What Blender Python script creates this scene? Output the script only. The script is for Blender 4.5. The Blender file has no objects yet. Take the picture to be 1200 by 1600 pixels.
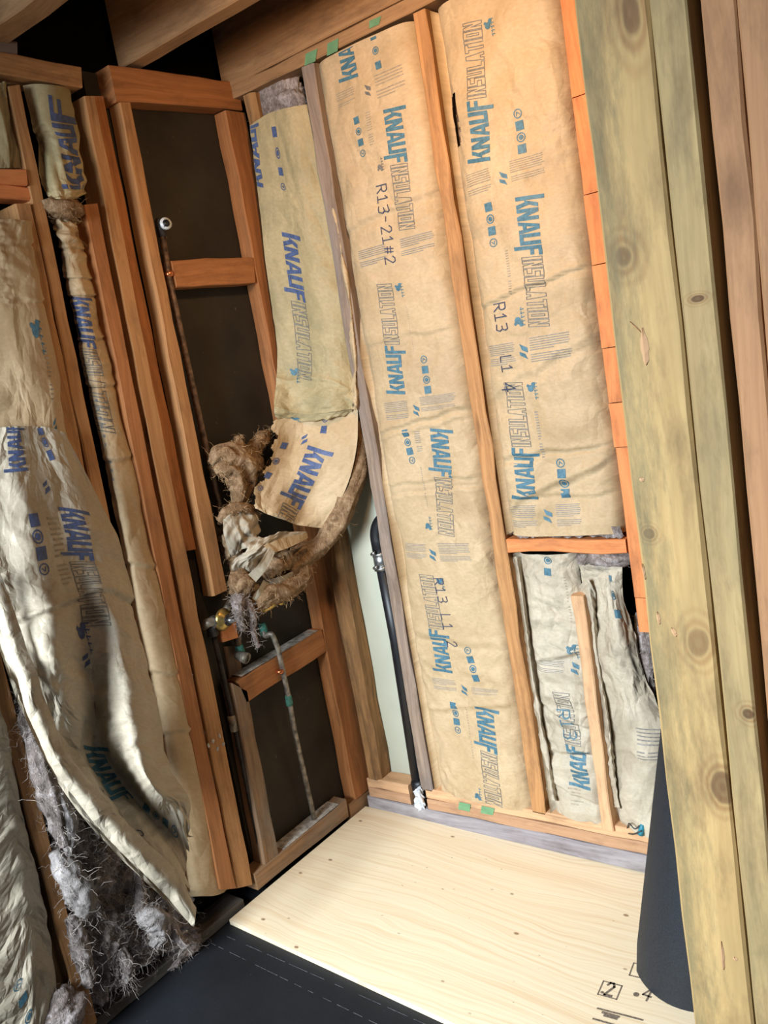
import bpy, bmesh, math, random
import numpy as np
from mathutils import Matrix, Vector, noise as mnoise

# ------------------------------------------------------------------ camera
scene = bpy.context.scene
COL = scene.collection
cam_data = bpy.data.cameras.new('camera')
cam_data.sensor_fit = 'VERTICAL'
cam_data.sensor_height = 32.0
cam_data.lens = 1311.75 / 1600.0 * 32.0
cam_data.clip_start = 0.02
cam = bpy.data.objects.new('camera', cam_data)
COL.objects.link(cam)
R_ = Vector((0.78834557, 0.59213744, -0.16698655))
U_ = Vector((0.02392884, 0.2417039, 0.97005496))
F_ = Vector((-0.61476717, 0.76873433, -0.17637704))
cam.matrix_world = Matrix(((R_.x, U_.x, -F_.x, 1.9435), (R_.y, U_.y, -F_.y, -2.0377),
                           (R_.z, U_.z, -F_.z, 1.5523), (0, 0, 0, 1)))
scene.camera = cam

# ------------------------------------------------------------------ world and light
world = bpy.data.worlds.new('room_ambient')
scene.world = world
world.use_nodes = True
bg = world.node_tree.nodes['Background']
bg.inputs[0].default_value = (0.80, 0.88, 1.0, 1)
bg.inputs[1].default_value = 0.11

def light(name, kind, loc, energy, color, target=None, **kw):
    d = bpy.data.lights.new(name, kind)
    d.energy = energy
    d.color = color
    for k, v in kw.items():
        setattr(d, k, v)
    o = bpy.data.objects.new(name, d)
    COL.objects.link(o)
    o.location = loc
    if target is not None:
        o.rotation_euler = (Vector(target) - Vector(loc)).to_track_quat('-Z', 'Y').to_euler()
    return o

light('clamp_lamp', 'SPOT', (1.00, -0.72, 2.36), 25.0, (1.0, 0.60, 0.29), (0.66, 0.0, 1.85), shadow_soft_size=0.06,
      spot_size=math.radians(148), spot_blend=1.0)
light('window_daylight', 'AREA', (0.55, -3.4, 1.85), 60.0, (0.80, 0.91, 1.0), (0.62, -0.5, 0.20),
      shape='RECTANGLE', size=1.1, size_y=1.1, spread=math.radians(98))

vs = scene.view_settings
vs.view_transform = 'Standard'
vs.look = 'None'
vs.gamma = 1.0
vs.use_curve_mapping = False
vs.exposure = 0.55

# ------------------------------------------------------------------ materials
def lin(c):
    return tuple(((v / 255.0) / 12.92 if v / 255.0 <= 0.04045 else ((v / 255.0 + 0.055) / 1.055) ** 2.4) for v in c) + (1.0,)

class NT:
    def __init__(self, name, rough=0.8, spec=0.3):
        self.m = bpy.data.materials.new(name)
        self.m.use_nodes = True
        self.t = self.m.node_tree
        self.b = self.t.nodes['Principled BSDF']
        self.b.inputs['Roughness'].default_value = rough
        self.b.inputs['Specular IOR Level'].default_value = spec
    def n(self, kind, **kw):
        x = self.t.nodes.new(kind)
        for k, v in kw.items():
            if isinstance(k, str) and hasattr(x, k):
                setattr(x, k, v)
        return x
    def l(self, a, b):
        self.t.links.new(a, b)
    def noise(self, vec, scale, detail=4, rough=0.55, dist=0.0):
        x = self.n('ShaderNodeTexNoise')
        x.inputs['Scale'].default_value = scale
        x.inputs['Detail'].default_value = detail
        x.inputs['Roughness'].default_value = rough
        x.inputs['Distortion'].default_value = dist
        if vec is not None:
            self.l(vec, x.inputs['Vector'])
        return x.outputs['Fac']
    def ramp(self, fac, stops):
        x = self.n('ShaderNodeValToRGB')
        e = x.color_ramp.elements
        while len(e) > 1:
            e.remove(e[-1])
        e[0].position = stops[0][0]
        e[0].color = stops[0][1]
        for p, c in stops[1:]:
            k = e.new(p)
            k.color = c
        self.l(fac, x.inputs[0])
        return x.outputs[0]
    def mix(self, fac, a, b, blend='MIX'):
        x = self.n('ShaderNodeMix')
        x.data_type = 'RGBA'
        x.blend_type = blend
        for s, v in ((x.inputs[0], fac), (x.inputs[6], a), (x.inputs[7], b)):
            if isinstance(v, (int, float, tuple)):
                s.default_value = v
            else:
                self.l(v, s)
        return x.outputs[2]
    def math(self, op, a, b=0.0, c=None):
        x = self.n('ShaderNodeMath')
        x.operation = op
        vals = [a, b] + ([c] if c is not None else [])
        for i, v in enumerate(vals):
            if isinstance(v, (int, float)):
                x.inputs[i].default_value = v
            else:
                self.l(v, x.inputs[i])
        return x.outputs[0]
    def mapping(self, vec, scale=(1, 1, 1), loc=(0, 0, 0)):
        x = self.n('ShaderNodeMapping')
        x.inputs['Scale'].default_value = scale
        x.inputs['Location'].default_value = loc
        self.l(vec, x.inputs['Vector'])
        return x.outputs[0]
    def color(self, c):
        self.l(c, self.b.inputs['Base Color'])
    def bump(self, h, strength=0.3, dist=0.002):
        x = self.n('ShaderNodeBump')
        x.inputs['Strength'].default_value = strength
        x.inputs['Distance'].default_value = dist
        self.l(h, x.inputs['Height'])
        self.l(x.outputs[0], self.b.inputs['Normal'])

W0 = (0, 0, 0, 1)
W1 = (1, 1, 1, 1)

def uv_random(t):
    uv = t.n('ShaderNodeUVMap').outputs[0]
    oi = t.n('ShaderNodeObjectInfo')
    off = t.n('ShaderNodeCombineXYZ')
    for i, k in enumerate((7.3, 31.7, 13.1)):
        t.l(t.math('MULTIPLY', oi.outputs['Random'], k), off.inputs[i])
    add = t.n('ShaderNodeVectorMath')
    add.operation = 'ADD'
    t.l(uv, add.inputs[0])
    t.l(off.outputs[0], add.inputs[1])
    return uv, add.outputs[0]

def wood(name, light_c, dark_c, knot_c=(70, 38, 20), grain=70.0, knots=1.0, stain=None, stain_amt=0.5,
         rough=0.72, wave=0.0, fixed_knots=(), edge_stain=None):
    t = NT(name, rough, 0.25)
    uv, v = uv_random(t)
    warp = t.noise(t.mapping(v, (5, 1.6, 1)), 1.0, 2)
    comb = t.n('ShaderNodeCombineXYZ')
    t.l(t.math('MULTIPLY', warp, 0.10), comb.inputs[0])
    add = t.n('ShaderNodeVectorMath')
    add.operation = 'ADD'
    t.l(v, add.inputs[0])
    t.l(comb.outputs[0], add.inputs[1])
    vv = add.outputs[0]
    g1 = t.noise(t.mapping(vv, (grain, 2.2, 1)), 1.0, 5, 0.6)
    g2 = t.noise(t.mapping(vv, (grain * 4.5, 9, 1)), 1.0, 2, 0.5)
    g = t.math('ADD', t.math('MULTIPLY', g1, 0.75), t.math('MULTIPLY', g2, 0.25))
    c = t.ramp(g, [(0.26, lin(dark_c)), (0.60, lin(light_c)), (0.85, lin(tuple(min(255, int(x * 1.06)) for x in light_c)))])
    # growth-ring bands
    ring = t.n('ShaderNodeTexWave')
    ring.wave_type = 'BANDS'
    ring.bands_direction = 'X'
    ring.inputs['Scale'].default_value = 14.0
    ring.inputs['Distortion'].default_value = 5.0
    ring.inputs['Detail'].default_value = 2.0
    ring.inputs['Detail Scale'].default_value = 0.6
    t.l(t.mapping(vv, (1.6, 0.16, 1)), ring.inputs['Vector'])
    rf = t.ramp(ring.outputs['Fac'], [(0.55, W0), (0.95, (0.55, 0.55, 0.55, 1))])
    c = t.mix(t.math('MULTIPLY', rf, 0.16 + wave), c, lin(dark_c))
    # knots
    if knots > 0:
        vo = t.n('ShaderNodeTexVoronoi')
        vo.inputs['Scale'].default_value = 1.0
        t.l(t.mapping(vv, (9.0, 2.6, 1)), vo.inputs['Vector'])
        kf = t.ramp(vo.outputs['Distance'], [(0.07, W1), (0.16, W0)])
        c = t.mix(t.math('MULTIPLY', kf, 0.75 * knots), c, lin(knot_c))
    sep = t.n('ShaderNodeSeparateXYZ')
    t.l(uv, sep.inputs[0])
    for (ku, kv, kr, asp) in fixed_knots:
        du = t.math('DIVIDE', t.math('SUBTRACT', sep.outputs[0], ku), kr)
        dv = t.math('DIVIDE', t.math('SUBTRACT', sep.outputs[1], kv), kr * asp)
        w = t.noise(t.mapping(v, (16, 7, 1)), 1.0, 3)
        r2 = t.math('SQRT', t.math('ADD', t.math('MULTIPLY', du, du), t.math('MULTIPLY', dv, dv)))
        r2 = t.math('ADD', r2, t.math('SUBTRACT', t.math('MULTIPLY', w, 1.5), 0.4))
        rings = t.math('SINE', t.math('MULTIPLY', r2, 10.0))
        near = t.ramp(r2, [(0.0, W1), (0.10, W1)])
        core = t.math('SUBTRACT', 1.0, t.math('MINIMUM', t.math('MAXIMUM', t.math('MULTIPLY', t.math('SUBTRACT', r2, 1.0), 5.0), 0.0), 1.0))
        halo = t.math('SUBTRACT', 1.0, t.math('MINIMUM', t.math('MAXIMUM', t.math('MULTIPLY', t.math('SUBTRACT', r2, 1.2), 0.75), 0.0), 1.0))
        hl = t.math('MULTIPLY', halo, t.math('ADD', 0.36, t.math('MULTIPLY', rings, 0.34)))
        c = t.mix(hl, c, lin((138, 96, 58)))
        c = t.mix(t.math('MULTIPLY', core, 0.75), c, lin(knot_c))
    if stain is not None:
        s = t.noise(t.mapping(v, (13, 3.0, 1)), 1.0, 5, 0.65)
        sf = t.ramp(s, [(0.46, W0), (0.68, W1)])
        c = t.mix(t.math('MULTIPLY', sf, stain_amt), c, lin(stain))
    if edge_stain is not None:
        ew, ec = edge_stain
        e1 = t.math('SUBTRACT', 1.0, t.math('DIVIDE', sep.outputs[0], ew))
        en = t.noise(t.mapping(v, (75, 14, 1)), 1.0, 6, 0.75)
        ef = t.ramp(t.math('ADD', t.math('MULTIPLY', e1, 0.30), en), [(0.50, W0), (0.85, (0.75, 0.75, 0.75, 1))])
        c = t.mix(ef, c, lin(ec))
    # grime
    d = t.noise(t.mapping(v, (20, 6, 1)), 1.0, 5, 0.7)
    c = t.mix(t.ramp(d, [(0.48, W0), (0.80, (0.62, 0.62, 0.62, 1))]), c, lin((66, 50, 38)))
    t.color(c)
    t.bump(g, 0.35, 0.0015)
    return t.m

M = {}
M['fir'] = wood('old_fir', (186, 136, 88), (146, 100, 60))
M['fir_red'] = wood('red_fir', (176, 116, 70), (134, 84, 48))
M['fir_orange'] = wood('orange_fir', (218, 138, 84), (194, 112, 64), knots=0.3)
M['fir_pale'] = wood('pale_fir', (208, 166, 126), (184, 138, 98), knots=0.4)
M['fir_grey'] = wood('weathered_fir', (154, 132, 114), (108, 88, 74), stain=(120, 112, 108), stain_amt=0.7)
M['fir_dirty'] = wood('dirty_fir', (158, 122, 88), (112, 82, 56), stain=(122, 112, 100), stain_amt=0.75)
M['joist'] = wood('joist_fir', (164, 126, 88), (138, 100, 66), knots=0.6)
M['rough'] = wood('rough_sawn', (164, 122, 78), (88, 60, 36), grain=34, stain=(62, 46, 32), stain_amt=0.8)
M['grey_plate'] = wood('grey_plate_wood', (150, 142, 144), (112, 102, 102), knots=0.2, stain=(178, 172, 170), stain_amt=0.5)
M['grime'] = wood('grimy_plate_wood', (84, 78, 70), (48, 44, 40), knots=0.2, stain=(110, 106, 100), stain_amt=0.6)
M['treated2'] = wood('treated_narrow', (176, 150, 104), (148, 122, 82), stain=(112, 102, 76), stain_amt=0.6, knots=0.3,
                     fixed_knots=[(0.030, 1.035 - 2.46, 0.011, 1.0), (0.020, 1.56 - 2.46, 0.010, 0.5)])
M['partition_red'] = wood('partition_fir', (176, 130, 92), (150, 106, 72), knots=0.5)

def simple(name, c, rough=0.6, metal=0.0, spec=0.5, var=0.12, scale=40.0):
    t = NT(name, rough, spec)
    t.b.inputs['Metallic'].default_value = metal
    tc = t.n('ShaderNodeTexCoord').outputs['Object']
    f = t.noise(tc, scale, 4)
    dk = tuple(int(v * (1 - var * 2)) for v in c)
    lt = tuple(min(255, int(v * (1 + var))) for v in c)
    t.color(t.ramp(f, [(0.3, lin(dk)), (0.7, lin(lt))]))
    return t.m

def paper(name, c, c2, stain, crease=0.016):
    t = NT(name, 0.62, 0.35)
    uv, v = uv_random(t)
    f = t.noise(v, 7.0, 4, 0.6)
    col = t.ramp(f, [(0.32, lin(c2)), (0.62, lin(c))])
    fib = t.noise(t.mapping(v, (90, 160, 1)), 1.0, 3)
    col = t.mix(t.ramp(fib, [(0.35, (0.30, 0.30, 0.30, 1)), (0.65, W0)]), col, lin(tuple(int(x * 0.86) for x in c2)))
    s = t.noise(v, 3.1, 5, 0.65)
    col = t.mix(t.ramp(s, [(0.58, W0), (0.80, (0.55, 0.55, 0.55, 1))]), col, lin(stain))
    t.color(col)
    cr = t.noise(v, 42.0, 4, 0.6, 0.6)
    wv = t.n('ShaderNodeTexNoise')
    wv.inputs['Scale'].default_value = 6.0
    wv.inputs['Detail'].default_value = 3.0
    t.l(v, wv.inputs['Vector'])
    ad = t.n('ShaderNodeVectorMath')
    ad.operation = 'MULTIPLY_ADD'
    ad.inputs[1].default_value = (0.12, 0.12, 0)
    t.l(wv.outputs['Color'], ad.inputs[0])
    t.l(v, ad.inputs[2])
    hs = None
    for sc, wgt, rot, met in ((8.0, 1.0, 0.5, 'CHEBYCHEV'), (15.0, 0.55, 1.3, 'MANHATTAN'), (34.0, 0.22, 0.2, 'CHEBYCHEV')):
        vo = t.n('ShaderNodeTexVoronoi')
        vo.distance = met
        vo.inputs['Scale'].default_value = sc
        mp = t.n('ShaderNodeMapping')
        mp.inputs['Rotation'].default_value = (0, 0, rot)
        mp.inputs['Scale'].default_value = (1.0, 0.7, 1)
        t.l(ad.outputs[0], mp.inputs['Vector'])
        t.l(mp.outputs[0], vo.inputs['Vector'])
        hh = t.math('MULTIPLY', vo.outputs['Distance'], wgt)
        hs = hh if hs is None else t.math('ADD', hs, hh)
    msk = t.ramp(t.noise(v, 2.6, 2), [(0.35, (0.25, 0.25, 0.25, 1)), (0.65, W1)])
    t.bump(t.math('MULTIPLY', t.math('ADD', hs, t.math('MULTIPLY', cr, 0.06)), msk), 1.0, crease)
    t.b.inputs['Transmission Weight'].default_value = 0.0
    return t.m

M['paper'] = paper('kraft_paper', (192, 166, 130), (177, 150, 113), (148, 120, 88))
M['paper_pale'] = paper('pale_kraft_paper', (190, 177, 155), (172, 159, 138), (138, 124, 102), 0.026)
M['paper_green'] = paper('damp_kraft_paper', (178, 158, 118), (152, 138, 102), (116, 112, 90), 0.020)
M['ink_blue'] = simple('blue_ink', (68, 108, 124), 0.6, var=0.10, scale=120)
M['ink_violet'] = simple('violet_ink', (70, 86, 124), 0.6, var=0.10, scale=120)
M['ink_grey'] = simple('grey_ink', (134, 128, 122), 0.7, var=0.10, scale=120)
M['ink_light'] = simple('pale_grey_ink', (158, 142, 120), 0.7, var=0.08, scale=120)
M['ink_dark'] = simple('dark_marker_ink', (58, 62, 84), 0.7, var=0.15, scale=160)
M['stamp'] = simple('grey_stamp_ink', (120, 106, 92), 0.7, var=0.2, scale=200)
M['chalk'] = simple('faint_chalk', (96, 98, 102), 0.9, spec=0.05, var=0.2, scale=90)
M['dust'] = simple('grey_dust', (176, 168, 158), 0.95, spec=0.05, var=0.15, scale=60)
M['plate_mid'] = wood('mid_plate_fir', (186, 146, 112), (160, 118, 86), knots=0.4)
M['ink_outline'] = simple('outline_ink', (112, 108, 102), 0.7, var=0.12, scale=120)

def wool_mat(name, a, b, c, scale=30.0):
    t = NT(name, 0.95, 0.05)
    tc = t.n('ShaderNodeTexCoord').outputs['Object']
    f = t.noise(tc, scale, 6, 0.68, 1.2)
    g = t.noise(t.mapping(tc, (180, 180, 70)), 1.0, 3, 0.6, 1.0)
    f2 = t.math('ADD', t.math('MULTIPLY', f, 0.7), t.math('MULTIPLY', g, 0.3))
    t.color(t.ramp(f2, [(0.34, lin(a)), (0.50, lin(b)), (0.66, lin(c))]))
    t.bump(f2, 0.8, 0.01)
    return t.m

M['wool'] = wool_mat('grey_wool', (62, 54, 50), (124, 112, 106), (184, 174, 172), 14)
M['wool_brown'] = wool_mat('brown_wool', (84, 64, 46), (138, 110, 82), (180, 154, 124), 22)
M['wool_light'] = wool_mat('pale_wool', (96, 90, 86), (140, 132, 128), (174, 166, 164), 20)
M['fibre'] = simple('wool_fibre', (176, 164, 154), 0.9, spec=0.05)
M['fibre_brown'] = simple('brown_fibre', (182, 146, 106), 0.9, spec=0.05)

def sheathing():
    t = NT('dark_sheathing', 0.75, 0.3)
    tc = t.n('ShaderNodeTexCoord').outputs['Object']
    f = t.noise(tc, 5.0, 5)
    col = t.ramp(f, [(0.3, lin((40, 34, 26))), (0.7, lin((58, 50, 38)))])
    sp = t.noise(t.mapping(tc, (60, 60, 30)), 1.0, 2)
    col = t.mix(t.ramp(sp, [(0.73, W0), (0.78, (0.5, 0.5, 0.5, 1))]), col, lin((120, 112, 96)))
    t.color(col)
    t.bump(t.noise(tc, 150.0, 3), 0.2, 0.002)
    return t.m
M['sheathing'] = sheathing()
M['black_void'] = simple('black_backing', (16, 14, 12), 0.95, spec=0.05)  # flat black of wall backs and deck; also paints the partition gap's shade
M['cream'] = simple('cream_wallboard', (190, 190, 170), 0.7, var=0.03, scale=3)
M['abs'] = simple('black_plastic', (22, 23, 27), 0.45, spec=0.5, var=0.15)
M['steel'] = simple('steel_clamp', (170, 172, 172), 0.3, 0.9, var=0.1)
M['copper'] = simple('tarnished_copper', (112, 86, 64), 0.5, 0.55, var=0.25, scale=60)
M['copper_bright'] = simple('bright_copper', (214, 130, 84), 0.3, 0.9)
M['verdigris'] = simple('verdigris', (60, 110, 96), 0.8, var=0.3, scale=90)
M['grey_pipe'] = simple('grey_pipe', (132, 122, 108), 0.5, 0.4, var=0.25, scale=50)
M['brass'] = simple('brass', (206, 176, 104), 0.32, 0.85, var=0.15)
M['dark_pipe'] = simple('dark_iron', (52, 46, 42), 0.6, 0.3, var=0.25)
M['white_plastic'] = simple('white_film', (210, 212, 214), 0.35, var=0.08)
M['tape'] = simple('green_tape', (104, 146, 104), 0.6, var=0.05)
M['wire'] = simple('dark_wire', (50, 48, 50), 0.5)
M['wire_blue'] = simple('teal_cap', (40, 130, 150), 0.5)
M['nail'] = simple('rusty_nail', (54, 40, 34), 0.6, 0.4)

def felt():
    t = NT('black_felt_floor', 0.62, 0.35)
    tc = t.n('ShaderNodeTexCoord').outputs['Object']
    f = t.noise(tc, 4.0, 5)
    col = t.ramp(f, [(0.3, lin((17, 19, 22))), (0.7, lin((27, 30, 35)))])
    sp = t.noise(tc, 130.0, 2)
    col = t.mix(t.ramp(sp, [(0.76, W0), (0.82, (0.5, 0.5, 0.5, 1))]), col, lin((120, 124, 128)))
    t.color(col)
    t.bump(t.noise(tc, 220.0, 3), 0.25, 0.002)
    return t.m
M['felt'] = felt()

def rollmat():
    t = NT('black_membrane', 0.55, 0.4)
    tc = t.n('ShaderNodeTexCoord').outputs['Object']
    f = t.noise(tc, 300.0, 3)
    t.color(t.ramp(f, [(0.3, lin((22, 25, 30))), (0.7, lin((35, 40, 47)))]))
    t.bump(f, 0.3, 0.001)
    return t.m
M['roll'] = rollmat()

def ply():
    t = NT('plywood_face', 0.55, 0.35)
    uv, v = uv_random(t)
    warp = t.noise(t.mapping(v, (1.5, 4.5, 1)), 1.0, 3, 0.5)
    comb = t.n('ShaderNodeCombineXYZ')
    t.l(t.math('MULTIPLY', warp, 0.14), comb.inputs[1])
    add = t.n('ShaderNodeVectorMath')
    add.operation = 'ADD'
    t.l(v, add.inputs[0])
    t.l(comb.outputs[0], add.inputs[1])
    vv = add.outputs[0]
    g = t.noise(t.mapping(vv, (2.2, 170, 1)), 1.0, 4, 0.55)
    col = t.ramp(g, [(0.32, lin((224, 198, 160))), (0.50, lin((232, 212, 178))), (0.72, lin((238, 220, 190)))])
    g3 = t.noise(t.mapping(vv, (0.7, 14, 1)), 1.0, 3, 0.5)
    col = t.mix(t.ramp(g3, [(0.55, W0), (0.78, (0.28, 0.28, 0.28, 1))]), col, lin((208, 166, 120)))
    k = t.n('ShaderNodeTexVoronoi')
    k.inputs['Scale'].default_value = 1.0
    t.l(t.mapping(v, (9.0, 15.0, 1)), k.inputs['Vector'])
    col = t.mix(t.ramp(k.outputs['Distance'], [(0.05, (0.8, 0.8, 0.8, 1)), (0.085, W0)]), col, lin((126, 88, 54)))
    sp = t.noise(t.mapping(v, (60, 95, 1)), 1.0, 2)
    col = t.mix(t.ramp(sp, [(0.73, W0), (0.79, (0.6, 0.6, 0.6, 1))]), col, lin((128, 90, 60)))
    t.color(col)
    t.bump(g, 0.15, 0.001)
    return t.m
M['ply'] = ply()

# ------------------------------------------------------------------ helpers
def tag(o, label=None, cat=None, group=None, kind=None):
    for k, v in (('label', label), ('category', cat), ('group', group), ('kind', kind)):
        if v:
            o[k] = v
    return o

def link(name, me, mat, parent=None):
    o = bpy.data.objects.new(name, me)
    COL.objects.link(o)
    if mat is not None:
        me.materials.append(mat if not isinstance(mat, str) else M[mat])
    if parent is not None:
        o.parent = parent
        o.matrix_parent_inverse = parent.matrix_basis.inverted()
    return o

def empty(name, loc, label, cat, group=None):
    o = bpy.data.objects.new(name, None)
    COL.objects.link(o)
    o.location = loc
    o.empty_display_size = 0.05
    bpy.context.view_layer.update()
    return tag(o, label, cat, group)

def pydata(name, verts, faces, mat, parent=None, smooth=False, uvs=None):
    me = bpy.data.meshes.new(name)
    me.from_pydata([tuple(v) for v in verts], [], faces)
    if uvs is not None:
        lay = me.uv_layers.new(name='UVMap')
        idx = np.zeros(len(me.loops), dtype=np.int32)
        me.loops.foreach_get('vertex_index', idx)
        lay.data.foreach_set('uv', np.asarray(uvs, dtype=np.float32)[idx].ravel())
    if smooth:
        me.polygons.foreach_set('use_smooth', [True] * len(me.polygons))
    me.update()
    return link(name, me, mat, parent)

V3 = lambda p: np.array(p, dtype=float)
RNG = np.random.default_rng(11)

def timber(name, TL, TR, BL, BR, back, mat, label=None, cat='stud', group=None, parent=None, cham=0.003, wob=0.0015, seg=10,
           wane=0.0):
    """squared length of lumber: front face TL/TR at one end, BL/BR at the other, thickness along back"""
    TL, TR, BL, BR, back = map(V3, (TL, TR, BL, BR, back))
    L = np.linalg.norm((BL + BR) / 2 - (TL + TR) / 2)
    seg = max(2, min(24, int(seg * L) + 2))
    verts, uv = [], []
    bt = np.linalg.norm(back)
    for i in range(seg + 1):
        t = i / seg
        l = TL * (1 - t) + BL * t
        r = TR * (1 - t) + BR * t
        w = np.linalg.norm(r - l)
        ax = (r - l) / w
        bx = back / bt
        j = RNG.normal(0, wob, 2)
        l = l + ax * j[0]
        r = r + ax * j[1]
        c = cham * (0.6 + 0.8 * RNG.random()) 
        cw = c + (wane * max(0, RNG.normal(0.7, 0.6)) if wane else 0)
        ring = [(l + ax * c, c), (r - ax * cw, w - cw), (r + bx * cw, w), (r + bx * (bt - c), w + bt), (r - ax * c + bx * bt, w + bt + c),
                (l + ax * c + bx * bt, 2 * w + bt), (l + bx * (bt - c), 2 * w + bt + c), (l + bx * c, 2 * w + 2 * bt)]
        for p, u in ring:
            verts.append(p)
            uv.append((u, -t * L))
    faces = []
    for i in range(seg):
        for k in range(8):
            a, b = i * 8 + k, i * 8 + (k + 1) % 8
            faces.append((a, a + 8, b + 8, b))
    n = len(verts)
    # end caps get their own verts for tidy end grain
    for i0, rev in ((0, False), (seg * 8, True)):
        base = len(verts)
        for k in range(8):
            verts.append(verts[i0 + k])
            uv.append((uv[i0 + k][0], uv[i0][1] + (0.02 * k)))
        f = list(range(base, base + 8))
        faces.append(tuple(f if not rev else f[::-1]))
    o = pydata(name, verts, faces, mat, parent, False, uv)
    if label:
        tag(o, label, cat, group)
    return o

def board(name, xr, yr, zr, axis, mat, label=None, cat='board', parent=None, group=None, **kw):
    """axis-aligned timber running along axis"""
    (x0, x1), (y0, y1), (z0, z1) = xr, yr, zr
    if axis == 'x':
        return timber(name, (x0, y0, z1), (x0, y0, z0), (x1, y0, z1), (x1, y0, z0), (0, y1 - y0, 0), mat, label, cat, group, parent, **kw)
    if axis == 'y':
        return timber(name, (x1, y1, z1), (x1, y1, z0), (x1, y0, z1), (x1, y0, z0), (x0 - x1, 0, 0), mat, label, cat, group, parent, **kw)
    return timber(name, (x0, y0, z1), (x1, y0, z1), (x0, y0, z0), (x1, y0, z0), (0, y1 - y0, 0), mat, label, cat, group, parent, **kw)

def tube_data(pts, r, n=10, base=0):
    pts = [Vector(p) for p in pts]
    rs = r if isinstance(r, (list, tuple)) else [r] * len(pts)
    verts, faces = [], []
    up = None
    for i, p in enumerate(pts):
        d = (pts[min(i + 1, len(pts) - 1)] - pts[max(i - 1, 0)]).normalized()
        if up is None:
            up = d.orthogonal().normalized()
        up = (up - d * up.dot(d)).normalized()
        s = d.cross(up)
        for k in range(n):
            a = 2 * math.pi * k / n
            verts.append(p + (up * math.cos(a) + s * math.sin(a)) * rs[i])
    for i in range(len(pts) - 1):
        for k in range(n):
            a, b = base + i * n + k, base + i * n + (k + 1) % n
            faces.append((a, b, b + n, a + n))
    faces.append(tuple(base + k for k in range(n))[::-1])
    faces.append(tuple(base + (len(pts) - 1) * n + k for k in range(n)))
    return verts, faces

def tube(name, pts, r, mat, parent=None, n=12, smooth=True):
    v, f = tube_data(pts, r, n)
    o = pydata(name, v, f, mat, parent, smooth)
    return o

def bend(pts, rad=0.02, n=5):
    """round the corners of a polyline"""
    P = [Vector(p) for p in pts]
    out = [P[0]]
    for i in range(1, len(P) - 1):
        a, b, c = P[i - 1], P[i], P[i + 1]
        d1, d2 = (a - b), (c - b)
        k = min(rad, d1.length * 0.45, d2.length * 0.45)
        p, q = b + d1.normalized() * k, b + d2.normalized() * k
        for j in range(n + 1):
            t = j / n
            out.append(p * (1 - t) ** 2 + b * 2 * t * (1 - t) + q * t * t)
    out.append(P[-1])
    return out

def ring_stack(name, origin, axis, prof, mat, parent=None, n=20, smooth=True):
    """lathe: prof = [(distance along axis, radius)]"""
    o0, d = Vector(origin), Vector(axis).normalized()
    return tube(name, [o0 + d * a for a, r in prof], [max(r, 1e-4) for a, r in prof], mat, parent, n, smooth)

# --- noise on arrays
TAB = np.random.default_rng(5).random((128, 128)) * 2 - 1

def tri_noise(x, y):
    """piecewise-planar lattice noise: facets with sharp folds, as in crumpled paper"""
    xi, yi = np.floor(x).astype(int), np.floor(y).astype(int)
    fx, fy = x - xi, y - yi
    a = TAB[xi % 128, yi % 128]
    b = TAB[(xi + 1) % 128, yi % 128]
    c = TAB[xi % 128, (yi + 1) % 128]
    d = TAB[(xi + 1) % 128, (yi + 1) % 128]
    lo = a + (b - a) * fx + (c - a) * fy
    hi = d + (c - d) * (1 - fx) + (b - d) * (1 - fy)
    return np.where(fx + fy < 1, lo, hi)

def smooth_noise(x, y):
    xi, yi = np.floor(x).astype(int), np.floor(y).astype(int)
    fx, fy = x - xi, y - yi
    fx = fx * fx * (3 - 2 * fx)
    fy = fy * fy * (3 - 2 * fy)
    a = TAB[xi % 128, yi % 128]
    b = TAB[(xi + 1) % 128, yi % 128]
    c = TAB[xi % 128, (yi + 1) % 128]
    d = TAB[(xi + 1) % 128, (yi + 1) % 128]
    return (a * (1 - fx) + b * fx) * (1 - fy) + (c * (1 - fx) + d * fx) * fy

def crumple(X, Y, amp, scale, octaves=3, seed=0.0):
    """long straight creases in several directions, each fading in and out"""
    h = np.zeros_like(X)
    ang = 0.35 + seed * 1.7
    for k in range(octaves + 3):
        f = scale * (0.34, 0.55, 0.8, 1.25, 1.9, 2.7, 3.6)[k]
        ca, sa = math.cos(ang), math.sin(ang)
        x = (X * ca + Y * sa) * f + 0.55 * smooth_noise(X * f * .45 + seed * 9 + k, Y * f * .45 - seed * 5) + seed * 3.1 + k * .37
        w = np.abs((x - np.floor(x)) * 2 - 1)
        w = w * 2 - 1
        m = np.clip(smooth_noise(X * f * .42 + k * 7.7, Y * f * .42 + seed * 11) * 1.5 + .25, 0, 1)
        h += amp * (1.0, .8, .62, .46, .34, .22, .14)[k] * m * w
        ang += 1.15 + .3 * math.sin(seed * 5 + k)
    return h

def catmull(P, n):
    """resample control rows along axis 0"""
    P = np.asarray(P, float)
    m = len(P)
    u = np.linspace(0, m - 1, n)
    i = np.clip(np.floor(u).astype(int), 0, m - 2)
    f = (u - i).reshape((-1,) + (1,) * (P.ndim - 1))
    g = lambda k: P[np.clip(k, 0, m - 1)]
    p0, p1, p2, p3 = g(i - 1), g(i), g(i + 1), g(i + 2)
    return 0.5 * (2 * p1 + (p2 - p0) * f + (2 * p0 - 5 * p1 + 4 * p2 - p3) * f ** 2 + (3 * p1 - p0 - 3 * p2 + p3) * f ** 3)

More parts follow.
